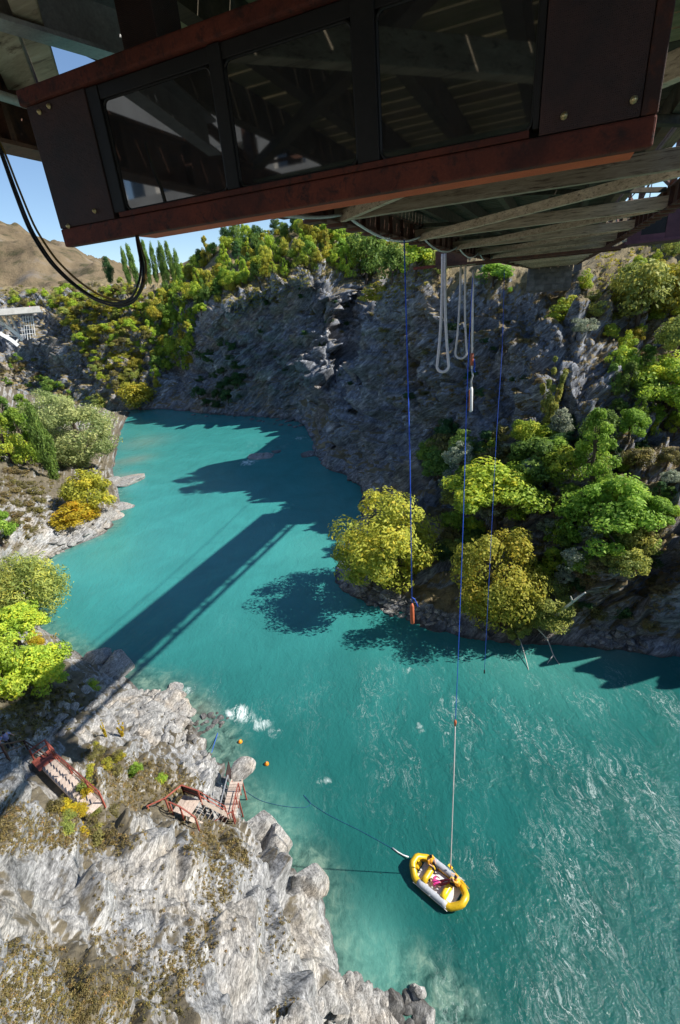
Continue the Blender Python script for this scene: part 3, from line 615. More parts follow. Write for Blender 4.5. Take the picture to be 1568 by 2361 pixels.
at_px('broadleaf_tree','fluff2',G_GREEN,1137,662,95,62,'bright green tree hanging on the rim beneath the bridge',which='A')
at_px('shrub','shrub2',G_GREEN,1176,672,18,18,'tiny bright green sapling on the dark cliff under the bridge','shrub',which='A')
at_px('broadleaf_tree','fluff',G_MID,845,650,115,115,'rounded green tree on the cliff rim left of the ropes',which='A')
at_px('broadleaf_tree','cone2',G_YG,800,640,60,75,'yellow green pointed tree beside the rounded rim tree',which='A')
at_px('shrub','shrub1',G_GOLD,868,690,90,50,'golden shrub on the ledge below the rounded rim tree','shrub',which='A')
at_px('ridge_tree','fluff2',G_YG,960,640,95,95,'broad yellow green tree on the ridge just under the girder',which='A')
at_px('ridge_tree','fluff',G_OLIVE,1010,645,80,80,'olive tree on the ridge right of the broad yellow green one',which='A')
at_px('ridge_tree','fluff2',G_MID,905,655,80,95,'mid green tree on the ridge right of the rounded rim tree',which='A')
at_px('shrub','shrub1',G_GOLD,990,598,70,40,'golden shrub on the rim just under the bridge girder','shrub',which='A')
at_px('broadleaf_tree','fluff',G_GOLD,325,945,92,82,'golden round tree at the far bend of the river',which='A')
at_px('shrub','shrub1',G_OLIVE,228,938,42,46,'olive round shrub on the rocks left of the far bend','shrub',which='A')
at_px('shrub','shrub1',G_MID,118,895,46,40,'dark green shrub on the sunlit far rocks','shrub',which='A')
thicket([(880,600),(940,560),(1010,570),(1020,620),(930,680),(880,680)],14,['fluff','fluff2','broad3'],[(G_YG,'yellow green'),(G_GOLD,'golden'),(G_OLIVE,'olive')],30,55,'broadleaf_tree','tree on the ridge behind the blue rope','tree','ridge trees behind the blue rope',asp=(.8,1.2),mind=16) if 0 else None
# small plants of the right slope
def polyin(poly,n):
    xs=[p[0] for p in poly]; ys=[p[1] for p in poly]; out=[]
    while len(out)<n:
        x=random.uniform(min(xs),max(xs)); y=random.uniform(min(ys),max(ys)); c=False
        for i in range(len(poly)):
            (x1,y1),(x2,y2)=poly[i],poly[i-1]
            if (y1>y)!=(y2>y) and x<(x2-x1)*(y-y1)/(y2-y1)+x1: c=not c
        if c: out.append((x,y))
    return out
def zone(poly,u,v):
    xs=[p[0] for p in poly]; ys=[p[1] for p in poly]; a=(u-min(xs))/(max(xs)-min(xs)); b=(v-min(ys))/(max(ys)-min(ys))
    return ['topmost','upper','middle','lower','lowest'][min(4,int(b*5))]+' '+['far left','left','centre','right','far right'][min(4,int(a*5))]
def thicket(poly,n,keys,mats,w0,w1,name,label,cat,group,which='A',asp=(.8,1.3),mind=.0):
    done=[]
    for u,v in polyin(poly,n*3 if mind else n):
        if len(done)>=n: break
        if any((u-a)**2+(v-b)**2<mind**2 for a,b in done): continue
        h=hit(u,v,which)
        if not h: continue
        done.append((u,v)); k=random.choice(keys); i=random.choice(range(len(mats))); s_=random.random(); w_=(w0+(w1-w0)*s_)*pxm(h[0])
        plant(name,k,mats[i][0],h[0],w_,w_*random.uniform(*asp),('small ','','large ')[int(s_*2.99)]+mats[i][1]+' '+label+', '+zone(poly,u,v),cat,group)
thicket([(1010,1020),(1200,985),(1440,1000),(1568,1060),(1568,1180),(1480,1330),(1300,1350),(1020,1290),(1000,1180)],110,['shrub1','broad2','broad3','fluff2','fluff','cone2'],[(G_DARK,'dark green'),(G_MID,'mid green'),(G_GREEN,'fresh green'),(G_YG,'yellow green'),(G_GREY,'grey green'),(G_OLIVE,'olive'),(G_SCRUB,'olive brown')],36,95,'thicket_bush','shrub in the right slope thicket','shrub','undergrowth shrubs of the right slope',asp=(.6,1.1),mind=17)
thicket([(1180,1340),(1500,1280),(1568,1380),(1500,1460),(1330,1420),(1200,1400)],20,['shrub2','shrub3'],[(G_SCRUB,'brown'),(G_DARK,'dark green'),(G_DRY,'dry brown')],30,60,'shrub','shrub shaded above the right shore','shrub','shaded shore shrubs',asp=(.5,.9),mind=22)
thicket([(1380,620),(1568,540),(1568,760),(1440,840),(1280,700)],26,['shrub1','shrub2','fluff2'],[(G_OLIVE,'olive'),(G_GOLD,'golden'),(G_YG,'yellow green')],28,60,'shrub','shrub atop the right slope','shrub','shrubs at the top of the right slope',mind=22)
thicket([(880,760),(1000,700),(1200,720),(1330,860),(1180,950),(1000,950),(900,900)],34,['shrub2','shrub3'],[(G_SCRUB,'olive brown'),(G_DARK,'dark green'),(G_DRY,'dry brown')],14,38,'cliff_bush','shrub on the dark cliff','shrub','shrubs on the dark cliff',asp=(.4,.8),mind=18)
thicket([(1400,860),(1568,880),(1568,1060),(1420,1020)],12,['broad3','fluff2','cone2'],[(G_GREEN,'fresh green'),(G_YG,'yellow green'),(G_MID,'mid green')],45,90,'broadleaf_tree','tree on the upper right slope','tree','small trees of the upper right slope',mind=30)
# --- far slope forest, poplars, cliffs
thicket([(340,720),(420,640),(500,590),(600,560),(700,530),(800,520),(900,560),(920,590),(800,620),(700,625),(600,655),(520,690),(450,740),(440,860),(400,850),(360,900)],250,['fluff','fluff2','cone1','cone2','broad3','shrub1'],[(G_YG,'yellow green'),(G_GREEN,'fresh green'),(G_GOLD2,'pale golden'),(G_MID,'mid green'),(G_YG,'yellow green'),(G_GOLD,'golden')],18,38,'broadleaf_tree','tree of the far cliff woodland','tree','woodland trees above the far cliff',asp=(.8,1.6),mind=7)
thicket([(440,610),(520,570),(640,530),(720,520),(760,560),(640,580),(520,620)],22,['cone1','fluff'],[(G_DARK,'dark green'),(G_MID,'mid green')],18,34,'conical_tree','tree among the far woodland','tree','dark trees of the far woodland',asp=(1.1,1.9),mind=12)
thicket([(120,700),(300,650),(360,700),(340,800),(320,900),(250,900),(180,800),(150,740)],165,['shrub1','shrub2','fluff2','shrub3'],[(G_GOLD,'golden'),(G_YG,'yellow green'),(G_SCRUB,'olive brown'),(G_OLIVE,'olive'),(G_GOLD2,'pale golden')],14,36,'hillside_bush','shrub on the sunlit far hillside','shrub','shrubs of the sunlit far hillside',asp=(.6,1.),mind=8)
thicket([(0,690),(100,660),(200,650),(230,690),(180,720),(100,712),(0,712)],24,['shrub1','shrub2'],[(G_OLIVE,'olive'),(G_YG,'yellow green'),(G_SCRUB,'olive brown')],14,32,'hillside_bush','shrub beyond the far arch bridge','shrub','shrubs beyond the far bridge',asp=(.6,1.),mind=8)
thicket([(0,850),(60,800),(130,860),(200,900),(250,930),(120,930),(0,900)],26,['shrub2','shrub3'],[(G_OLIVE,'olive'),(G_GREEN,'green'),(G_DRY,'dry brown')],12,26,'hillside_bush','shrub among the far left rocks','shrub','shrubs on the far rocks',asp=(.5,.9),mind=9)
thicket([(450,780),(540,760),(560,940),(480,945),(440,900)],22,['shrub2','fluff2'],[(G_DARK,'dark green')],22,44,'cliff_bush','shrub in the far cliff cleft','shrub','shrubs in the shaded cleft',asp=(.6,1.),mind=12)
thicket([(560,690),(700,640),(860,720),(820,900),(620,880)],26,['shrub3'],[(G_DARK,'dark green'),(G_SCRUB,'olive brown')],12,26,'cliff_bush','shrub on the blue grey cliff','shrub','shrubs on the blue grey cliff',asp=(.4,.7),mind=18)
for i,(u,vt,vb,wp) in enumerate([(255,593,650,28),(300,572,655,20),(318,566,655,22),(337,588,655,16),(346,558,652,22),(362,562,650,20),(378,575,648,18),(388,560,646,22),(402,560,644,20),(414,575,640,18)]):
    p=Vector(atd(u,vb,258 if i else 262)); m=pxm(p)
    plant('poplar_tree','col1' if i%2 else 'col2',G_MID if i else G_DARK,p,wp*m*1.25,(vb-vt)*m*.93,'lone dark poplar left of the poplar row' if i==0 else ['','short dark poplar at the left end of the terrace row','second poplar from the left of the terrace row','low narrow poplar third from the left of the row','tall poplar fourth from the left of the terrace row','tall poplar in the middle of the terrace row','slim poplar just right of the row middle','tall poplar fourth from the right end of the row','tall poplar third from the right end of the row','poplar at the right end of the terrace row'][i],'tree',None if i==0 else 'poplars in a row on the far terrace')
# --- left bank
at_px('willow_tree','round1',G_PALE,205,1080,190,195,'big pale olive willow at the water on the far left bank',which='B')
at_px('willow_tree','round2',G_PALE,130,995,120,110,'pale willow partly behind the big pale willow',which='B')
at_px('poplar_tree','col2',G_MID,128,1105,60,180,'narrow dark green poplar in front of the pale willow',which='B')
at_px('willow_tree','broad2',G_GOLD,215,1180,125,130,'golden low willow beside the grey river rocks',which='B')
at_px('shrub','shrub1',G_ORANGE,160,1200,110,55,'orange yellow bush spreading on the white rocks','shrub',which='B')
at_px('shrub','shrub1',G_ORANGE,205,1190,70,48,'deep yellow bush right of the orange yellow bush','shrub',which='B')
at_px('broadleaf_tree','col1',G_GREEN,95,1065,60,120,'bright green tree between the bushes and the poplar',which='B')
for u,v,w_,h_,mt,lb in [(30,1070,95,140,G_YG,'yellow green tree at the left edge nearest the frame'),(70,1065,90,140,G_GREEN,'fresh green tree second from the left edge'),(20,985,70,80,G_MID,'mid green tree at the left edge behind the yellow green one'),(62,960,60,60,G_GREEN,'small green tree at the top of the left grove')]:
    at_px('broadleaf_tree','cone2',mt,u,v,w_,h_,lb,which='B')
at_px('weeping_willow','droop1',G_OLIVE,85,1410,185,185,'drooping olive willow overhanging the left shore',which='B')
at_px('weeping_willow','droop1',G_OLIVE,8,1400,110,130,'drooping olive willow cut by the left frame edge',which='B')
at_px('broadleaf_tree','broad1',G_YG,45,1490,165,150,'yellow green tree below the drooping willow',which='B')
at_px('broadleaf_tree','broad1',G_YG,108,1608,190,190,'large sunlit yellow green tree above the bridge shadow',which='B')
at_px('broadleaf_tree','broad2',G_YG,15,1600,160,180,'yellow green tree at the left edge above the bridge shadow',which='B')
at_px('shrub','shrub1',G_ORANGE,80,1490,46,60,'bright orange bush between the two yellow green trees','shrub',which='B')
at_px('broadleaf_tree','broad3',G_GREEN,10,1260,90,120,'green tree at the left frame edge above the drooping willow',which='B')
thicket([(0,1090),(60,1080),(110,1130),(70,1240),(30,1260),(0,1180)],34,['shrub2','shrub3'],[(G_DRY,'dry brown'),(G_SCRUB,'olive brown')],16,34,'shrub','shrub on the dry left slope','shrub','dry shrubs of the left slope','B',asp=(.5,.8),mind=12)
at_px('shrub','shrub1',G_GREEN,312,1782,38,42,'leafy bright green shrub above the lower stairs','shrub',which='B')
at_px('shrub','shrub2',G_YG,372,1800,36,26,'small yellow green shrub beside the leafy green shrub','shrub',which='B')
at_px('sapling','spin1',G_ORANGE,283,1698,34,44,'orange sapling on the pale slab below the bridge shadow','shrub',which='B')
at_px('sapling','spin1',G_ORANGE,246,1700,22,48,'thin yellow sapling left of the orange sapling','shrub',which='B')
at_px('shrub','shrub2',G_YG,215,1585,46,36,'yellow green shrub on the edge of the bridge shadow','shrub',which='B')
thicket([(120,1830),(200,1800),(260,1870),(250,1930),(120,1920)],12,['shrub2','shrub3'],[(G_ORANGE,'rusty orange'),(G_SCRUB,'olive brown'),(G_OLIVE,'olive')],30,55,'shrub','shrub beside the upper stairs','shrub','shrubs beside the upper stairs','B',asp=(.4,.7),mind=16)
thicket([(210,1700),(290,1740),(280,1800),(210,1780)],9,['shrub2','shrub3'],[(G_SCRUB,'olive brown'),(G_GOLD,'golden brown')],24,44,'shrub','shrub on the dry slope between the stairs','shrub','shrubs between the stairs','B',asp=(.4,.6),mind=14)
# scrub nobody could count: dense low tufts hugging the ground
def scrub(name,polys,mats_label,which,kind_g,h=(.25,.5),blades=22,seed=0,cat='scrub'):
    r=np.random.default_rng(seed); Pt=[];Nm=[];Sz=[];Tn=[]
    for poly,n,wp in polys:
        for u,v in polyin(poly,n):
            k=hit(u+r.normal()*wp*1.2,v+r.normal()*wp,which)
            if not k: continue
            p=np.array(k[0]); m=pxm(p); w_=wp*m*r.uniform(.5,1.3); d=sph(r,blades); d[:,2]=np.abs(d[:,2])*.8
            q=p+d*w_*.5*r.uniform(.3,1,(blades,1)); Pt.append(q); nn=d+sph(r,blades)*.8; nn/=np.linalg.norm(nn,axis=1,keepdims=True); Nm.append(nn)
            Sz.append(w_*r.uniform(.07,.15,blades)); Tn.append(np.clip(r.uniform(0,.6)+r.random(blades)*.4,0,1))
    me=leaves_mesh(np.concatenate(Pt),np.concatenate(Nm),np.concatenate(Sz),np.concatenate(Tn),r,mats_label[0],name,1.5)
    o=bpy.data.objects.new(name,me); C.objects.link(o); tag(o,mats_label[1],cat,kind='stuff'); return o
scrub('brown_scrub',[([(0,2170),(90,2160),(200,2230),(300,2280),(300,2361),(0,2361)],900,13),([(380,2230),(480,2110),(500,2160),(470,2230),(430,2310)],230,12),([(470,2000),(560,1950),(590,1990),(540,2050),(500,2110),(460,2060)],240,11),
 ([(430,1900),(530,1900),(560,1950),(480,2010),(430,1960)],260,11),([(0,1840),(150,1900),(260,1920),(330,1930),(250,1960),(0,1960)],760,12),([(190,1720),(400,1770),(480,1800),(400,1860),(280,1860),(220,1800)],800,9),
 ([(600,2090),(660,2110),(680,2200),(620,2230)],60,10),([(200,1980),(470,2020),(640,2250),(400,2200),(200,2120)],110,9),([(200,2150),(380,2160),(360,2330),(250,2300)],200,12),([(620,2361),(640,2320),(700,2310),(730,2361)],90,11)],(G_DRY,'low dry brown scrub clinging to the near rock face'),'B','s',seed=1,blades=30)
scrub('olive_scrub',[([(0,2200),(120,2200),(280,2330),(280,2361),(0,2361)],260,15),([(0,1610),(190,1600),(150,1660),(0,1740)],260,15),([(0,1420),(120,1480),(150,1600),(0,1610)],160,18),([(0,1070),(90,1080),(150,1160),(60,1260),(0,1270)],260,10),([(100,1060),(250,1090),(180,1140),(100,1120)],80,10),([(130,1850),(250,1880),(240,1930),(130,1920)],120,12),([(300,2270),(400,2260),(420,2350),(320,2361)],120,12),([(630,2350),(650,2325),(710,2320),(725,2361)],60,10)],(G_SCRUB,'olive scrub and grass tufts on the near bank'),'B','s',seed=2)
scrub('hillside_scrub',[([(110,700),(330,650),(360,720),(330,900),(240,920),(160,820)],1100,9),([(0,670),(230,650),(230,700),(100,712),(0,712)],260,9),([(0,830),(130,830),(240,930),(0,930)],260,9),([(430,700),(520,640),(900,560),(930,640),(700,640),(560,690)],700,12)],(G_SCRUB,'patchy scrub covering the far sunlit hillside'),'A','s',seed=3)
scrub('cliff_scrub',[([(880,640),(1250,650),(1560,600),(1568,1000),(1200,980),(900,1000)],1300,13),([(1000,1000),(1568,1000),(1568,1400),(1400,1430),(1100,1340),(1000,1250)],1100,16)],(G_DRY,'brown scrub clinging to the right hand cliff'),'A','s',seed=4)
scrub('gold_scrub',[([(150,730),(330,700),(330,880),(250,900)],260,10),([(1380,560),(1568,520),(1568,700),(1400,740)],300,12),([(860,650),(1000,590),(1010,640),(880,700)],120,9),([(520,690),(700,625),(720,650),(560,720)],160,9)],(G_GOLD,'golden autumn scrub along the sunny ledges'),'A','s',seed=5)
# ================================================================ the suspension bridge overhead (local x across, y along, z above eye level)
BR=empty('suspension_bridge',(0,0,40.),-AZ); tag(BR,'old timber and brown steel suspension bridge seen from underneath overhead','bridge')
A0,A1=-17.,92.; NOD=[10.2+6.3*k for k in range(-4,14)]
XL,XR=-4.25,2.42
for x0 in (XL,XR):
    m=MB(); m.box((x0-.02,A0,1.33),(x0+.02,A1,1.75)); s=1 if x0<0 else -1
    m.box((x0-.13,A0,1.30),(x0+.13,A1,1.33)); m.box((x0-.13,A0,1.75),(x0+.13,A1,1.78))
    a=A0+.4
    while a<A1: m.box((x0-.11,a,1.33),(x0+.11,a+.05,1.75)); a+=1.05
    m.build('bottom_chord',CHORD,BR)
    # splice blocks bolted along the lower flange
    fb0=MB().box((-.17,-.16,-.06),(.17,.16,0)).build('flange_block',CHORD,BR); fb0.location=(x0,4.,1.299)
    for j in range(1,56): o=fb0.copy(); C.objects.link(o); o.parent=BR; o.location=(x0,4.+j*1.05,1.299)
    m=MB(); m.box((x0-.10,A0,3.35),(x0+.10,A1,3.50)); m.build('top_chord',CHORD,BR)
for i,a in enumerate(NOD):
    MB().box((XL+.03,a-.08,1.33),(XR-.03,a+.08,1.62)).build('cross_beam',TIMBER,BR,bev=.008)
    if i: MB().beam((XL+.2,a-.05,1.40),(XR-.2,NOD[i-1]+.05,1.40),.12,.19).build('diagonal_brace',TIMBER,BR,bev=.008); 
    if i: MB().beam((XL+.2,NOD[i-1]+.2,1.74),(XR-.2,a-.2,1.74),.14,.10).build('upper_brace',PLANKD,BR)
    for x0 in (XL,XR):
        MB().beam((x0,a,1.78),(x0,a,3.35),.14,.14).build('truss_post',CHORD,BR)
        if i: 
            MB().beam((x0+.02,NOD[i-1],1.80),(x0+.02,a,3.34),.09,.09,up=(1,0,0)).build('truss_diagonal',CHORD,BR)
            MB().beam((x0-.08,NOD[i-1],3.34),(x0-.08,a,1.80),.05,.05,up=(1,0,0)).build('truss_tie',CHORD,BR)
for x in (-3.4,-2.5,-1.5,-.5,.5,1.22):
    MB().box((x-.07,A0,1.80),(x+.07,A1,2.12)).build('stringer',PLANKD,BR)
pl=MB().box((-4.05,-.165,0),(1.32,.165,.07)).build('plank',PLANK,BR); pl.location=(0,A0+.2,2.122); k=1; a=A0+.2+.365; pd_=MB().box((-4.05,-.165,0),(1.32,.165,.07)).build('plank',PLANKD,BR); pd_.location=(0,A0+.2+.365*299,2.122)
while a<A1 and k<299:
    o=(pl if a<7.5 else pd_).copy(); C.objects.link(o); o.parent=BR; o.location=(random.uniform(-.03,.03),a,2.122+random.uniform(0,.006)); a+=.365; k+=1  # near planks keep the lighter bounce-lit colour, further ones the painted shade
MB().box((-4.1,A0,2.20),(-3.95,A1,2.34)).build('kerb_timber',TIMBA,BR); MB().box((1.20,A0,2.20),(1.31,A1,2.34)).build('kerb_timber',TIMBA,BR)
# side rails and an added shadow panel beside the deck, hangers, main cables, towers
for x0 in (XL+.12,XR-.12):
    m=MB()
    for z in (2.55,2.85,3.15): m.box((x0-.012,A0,z-.02),(x0+.012,A1,z+.02))
    m.build('side_rails',CHORD,BR)
MB().box((XL+.10,7.,1.785),(XL+.14,A1,2.5)).build('fascia_board',TIMBA,BR)
MB().box((1.62,A0,2.12),(1.82,A1,2.19)).build('edge_board',TIMBA,BR)
MB().box((XL+.08,A0,2.55),(XL+.11,A1,3.35)).build('shadow_panel',CHORD,BR)  # solid panel added to widen the deck's shadow
def cabz(a): 
    t=(a-26)/66; return 4.1+4.*t*t if a>26 else 4.1+9.*((26-a)/43)**2
for x0 in (XL-.28,XR+.28):
    for dx in (0.,):
        MB().tube([(x0+dx,a,cabz(a)) for a in np.arange(A0,A1+7.1,3.)],.055,6).build('main_cable',GALV,BR,smooth=True)
    for a in NOD:
        if A0<a<A1: MB().beam((x0,a,1.5),(x0,a,cabz(a)),.035).build('hanger',GALV,BR)
    for a in NOD: MB().box((min(x0,x0*.97)-.12,a-.08,1.42),(max(x0,x0*.97)+.12,a+.08,1.56)).build('hanger_seat',CHORD,BR)
for a in (A0,A1+7):
    f=MB(); tz=13.5 if a<0 else 8.5
    for x in (XL-.3,XR+.3): f.hexa([(x-.75,a-.75,-8),(x+.75,a-.75,-8),(x+.75,a+.75,-8),(x-.75,a+.75,-8),(x-.5,a-.5,tz),(x+.5,a-.5,tz),(x+.5,a+.5,tz),(x-.5,a+.5,tz)])
    if a<0: f.box((XL-.9,a-.45,11.6),(XR+.9,a+.45,13.3)); f.box((XL-.9,a-.45,7.5),(XR+.9,a+.45,8.3))
    f.build('stone_tower',CONC if a<0 else DSTONE,BR)
# overhead pieces around the barrier
m=MB(); m.beam((-2.30,2.95,1.36),(-3.3,.9,1.42),.20,.02); m.beam((-2.30,2.86,1.27),(-3.3,.81,1.33),.02,.20,up=(0,0,1)) 
m=MB(); p0=np.array([-2.30,3.05,1.40]); p1=np.array([-3.10,.3,1.40])
m.beam(p0,p1,.022,.24); m.beam(p0+[.05,0,-.12],p1+[.05,0,-.12],.12,.02); m.beam(p0+[.05,0,.12],p1+[.05,0,.12],.12,.02); m.build('galvanised_channel',GALV,BR)
MB().box((-2.12,2.50,1.17),(-1.90,2.72,2.1)).build('steel_post',PERF,BR,bev=.01)
MB().beam((-1.75,2.62,1.16),(-2.35,4.6,1.78),.10,.10).build('red_strut',RUST,BR)
MB().beam((-1.9,2.9,1.60),(-.4,3.3,1.66),.12,.10).build('pale_batten',DECKW,BR)
for p,q,w_ in [((-4.15,3.6,1.80),(-3.15,2.6,2.05),.22),((-4.15,4.6,1.82),(-2.6,3.4,1.80),.16),((-4.1,5.6,2.1),(-4.1,4.2,1.78),.16)]:
    MB().beam(p,q,w_,w_*.9).build('knee_brace',TIMBER,BR,bev=.01)
MB().tube([(XL+.16,a,1.60+.004*math.sin(a*2)) for a in np.arange(1.,9.2,.5)],.035,8).build('white_conduit',WHITE,BR,smooth=True)
def sag(p,q,s,n=12):
    p=np.array(p,float); q=np.array(q,float); return [p+(q-p)*t-np.array([0,0,s*4*t*(1-t)]) for t in np.linspace(0,1,n)]
for i in range(2,7):
    MB().tube(sag((XL+.22,NOD[i+2-1]-.1+.25,1.42),(XL+.22,NOD[i+2]-.15,1.42),.20+.02*i),.028,6).build('drooping_cable',WHITE,BR,smooth=True)
# ---------------------------------------------------------------- rusty barrier with tinted panes close to the camera
PD=empty('barrier_box',tuple(B(-1.25,2.5,.40)),-AZ); tag(PD,'rusty red steel box with three dark tinted panes hanging under the bridge','barrier')
ox,oy,oz=-1.25,2.5,.40
def pbox(nm,a,b,mat,bev=.004,par=None):
    a=(a[0]-ox,a[1]-oy,a[2]-oz); b=(b[0]-ox,b[1]-oy,b[2]-oz); return MB().box(a,b).build(nm,mat,par or PD,bev=bev)
L0,L1,Z0,Z1=-2.785,.268,.398,1.150
pbox('bottom_rail',(L0,2.40,Z0),(L1,2.46,.492),RUST,.008)
pbox('underside_flange',(-2.28,2.46,Z0+.004),(.22,2.63,Z0+.022),REDB,.003)  # glow of light from below is put into this red
pbox('top_rail',(L0-.03,2.385,1.075),(L1+.02,2.50,Z1),RUST,.012)
pbox('bottom_lip',(-2.30,2.396,.494),(-.16,2.43,.518),RUST,.003)
pbox('side_panel',(L0,2.403,.494),(-2.345,2.45,1.073),PERF)
pbox('side_panel',(-.125,2.403,.494),(L1-.055,2.45,1.073),PERF)
pbox('edge_strip',(L1-.053,2.399,.494),(L1,2.46,1.073),RUSTD)
pbox('back_plate',(L0+.01,2.475,.50),(L1-.01,2.49,1.07),BLACK)
for nm,a,b in [('window_surround',(-2.343,2.41,.520),(-2.262,2.47,1.072)),('window_surround',(-1.570,2.405,.520),(-1.500,2.47,1.072)),('window_surround',(-.872,2.405,.520),(-.770,2.47,1.072)),('window_surround',(-.150,2.41,.520),(-.127,2.47,1.072)),('window_header',(-2.262,2.415,1.012),(-.150,2.47,1.072))]:
    pbox(nm,a,b,BLACK)
def round_pane(x0,x1,z0,z1,y,r=.035,sk=0.):
    V=[]; n=7
    for cx,cz,s in ((x1-r,z1-r,0),(x0+r,z1-r,1),(x0+r,z0+r,2),(x1-r,z0+r,3)):
        for k in range(n): a=math.pi/2*(s+k/(n-1)); V.append((cx+r*math.cos(a),cz+r*math.sin(a)))
    N=len(V); mb=MB(); mb.add([(x-ox,y-oy,z-oz) for x,z in V]+[(x-ox,y+.008-oy,z-oz) for x,z in V],[tuple(range(N)),tuple(range(2*N-1,N-1,-1))]+[(i,i+N,(i+1)%N+N,(i+1)%N) for i in range(N)])
    g=mb.build('pane',GLASS,PD)
    # rubber seal round the pane
    S_=[(x-ox,y-.003-oy,z-oz) for x,z in V]; MB().tube(S_+[S_[0]],.006,5,cap=False).build('seal',RUBBER,g)
round_pane(-2.255,-1.577,.524,1.010,2.428); round_pane(-1.497,-.876,.524,1.010,2.426); round_pane(-.766,-.153,.520,1.010,2.424)
def domenut(l,z):
    mb=MB(); n=8; prof=[(.013,0),(.013,.004),(.009,.006),(.0085,.010),(.006,.014),(.0,.0155)]
    for r_,h_ in prof:
        for k in range(n): mb.v.append((l-ox+r_*math.cos(k*6.283/n),2.400-h_-oy,z-oz+r_*math.sin(k*6.283/n)))
    for i in range(len(prof)-1):
        for k in range(n): mb.f.append((i*n+k,i*n+(k+1)%n,(i+1)*n+(k+1)%n,(i+1)*n+k))
    mb.build('dome_nut',BRASS,PD,smooth=True)
for l,z in ((-2.69,1.035),(-2.61,1.045),(-2.71,.50),(-2.475,.547),(-.040,.540),(.185,.545)): domenut(l,z)
# hanging bundle of black cables
CBL=empty('cable_bundle',tuple(B(-1.85,1.9,.05)),-AZ); tag(CBL,'looped bundle of black and ochre cables hanging at the upper left','cable')
PXC=[(-60,200),(-25,290),(5,352),(38,440),(75,530),(120,600),(170,650),(222,685),(275,699),(310,686),(327,650),(330,610),(322,575),(316,548),(314,520)]
def onplane(u,v,a): k=ray(u,v); q=k*(a/(k@BA)); return np.array([q@BL,a,q[2]])
for k,(dx,dz,mt) in enumerate([(0,0,RUBBER),(.008,.003,RUBBER),(-.004,.008,RUBBER),(.011,-.004,OCHREC)]):
    N_=len(PXC); cp=[onplane(u,v,1.9 if i<N_-4 else 1.9+(i-N_+5)*.17) for i,(u,v) in enumerate(PXC)]; cc_=crom(np.array(cp),np.linspace(0,N_-1,70)); pts=[]
    for i,c in enumerate(cc_): t=i/69; w_=math.sin(t*math.pi); pts.append((c[0]+1.85+dx*(.4+w_),c[1]-1.9+(.012*k-.024)*w_,c[2]-.05-dz*(.3+1.6*w_)))
    MB().tube(pts,.0055,6).build('cable',mt,CBL,smooth=True)
# ---------------------------------------------------------------- jump platform further along the bridge
JP=empty('jump_platform',tuple(B(-4.9,28.,1.0)),-AZ); tag(JP,'red brown steel jump platform box sticking out past the left girder','platform')
def jbox(n,a,b,m,bev=.01,par=JP,o=(-4.9,28.,1.0)): return MB().box(tuple(np.array(a)-o),tuple(np.array(b)-o)).build(n,m,par,bev=bev)
jbox('box_wall',(-5.85,27.,.98),(-4.3,27.06,1.60),CHORD); jbox('floor_beam',(-6.9,26.9,.86),(XR+.2,27.25,.975),CHORD); jbox('floor',(-5.85,27.1,.90),(-4.2,29.4,.98),TIMBER)
jbox('end_wall',(-5.9,27.07,.98),(-5.84,29.4,1.60),CHORD); jbox('back_beam',(-6.3,29.3,.86),(XR+.2,29.6,.975),CHORD); jbox('lip',(-7.0,26.86,.86),(-5.9,26.895,1.0),RUST)
JR=empty('control_cabin',tuple(B(3.7,28.,1.1)),-AZ); tag(JR,'plum coloured steel cabin with a dark window on the right side of the bridge','cabin')
o_=(3.7,28.,1.1)
jbox('cabin_floor',(2.5,26.9,.98),(5.0,30,1.10),PLUM,.01,JR,o_); jbox('cabin_wall',(4.0,27.,1.10),(5.0,27.06,2.6),PLUM,.01,JR,o_); jbox('cabin_wall',(2.6,27.,1.10),(3.1,27.06,2.6),PLUM,.01,JR,o_)
jbox('window_pane',(3.1,27.03,1.3),(4.0,27.05,2.4),BLACK,.0,JR,o_); jbox('sill',(3.1,27.,1.10),(4.0,27.07,1.3),PLUM,.0,JR,o_); jbox('cabin_side',(4.94,27.07,1.10),(5.0,30,2.6),PLUM,.01,JR,o_); jbox('cabin_roof',(2.5,26.95,2.6),(5.05,30,2.68),PLUM,.01,JR,o_)
# pale building added behind the viewer, out of frame, for the panes to reflect
BU=empty('reflection_building',tuple(B(-19.,-24.,1.2)),-AZ); tag(BU,'pale concrete building added out of view for the dark panes to mirror','building')
for z0,z1 in ((-6,3.1),(4.6,5.6),(7.2,12.4)): MB().box((-9,-4,z0),(11.5,0,z1)).build('wall',CONC,BU)
for x in np.arange(-9,11.6,2.9): MB().box((x,-.5,3.1),(x+.9,-.02,7.2)).build('column',CONC,BU)
MB().box((-8.9,-3.9,3.1),(11.4,-2.,7.2)).build('glazing',GLASS,BU)
# stone abutment under the far end
AB=empty('stone_abutment',tuple(B(-1.,88.5,-3.6)),-AZ); tag(AB,'grey block masonry pier carrying the far end of the bridge','abutment')
MB().box((-3.3,-.2,1.4),(2.6,6,4.7)).build('core',DSTONE,AB)  # shade of the pier face is in the stone colour
def stone(x,y,z,a,b,c): return (x,y,z,a,b,c)
for row in range(4):
    z=4.9-.8*row-.8; x=-3.4+(row%2)*-.3
    while x<2.5:
        l=random.uniform(1.0,1.7); MB().box((x+.02,-.42-random.uniform(0,.05),z+.02),(min(x+l,2.8)-.02,-.21,z+.78)).build('stone',DSTONE,AB); x+=l
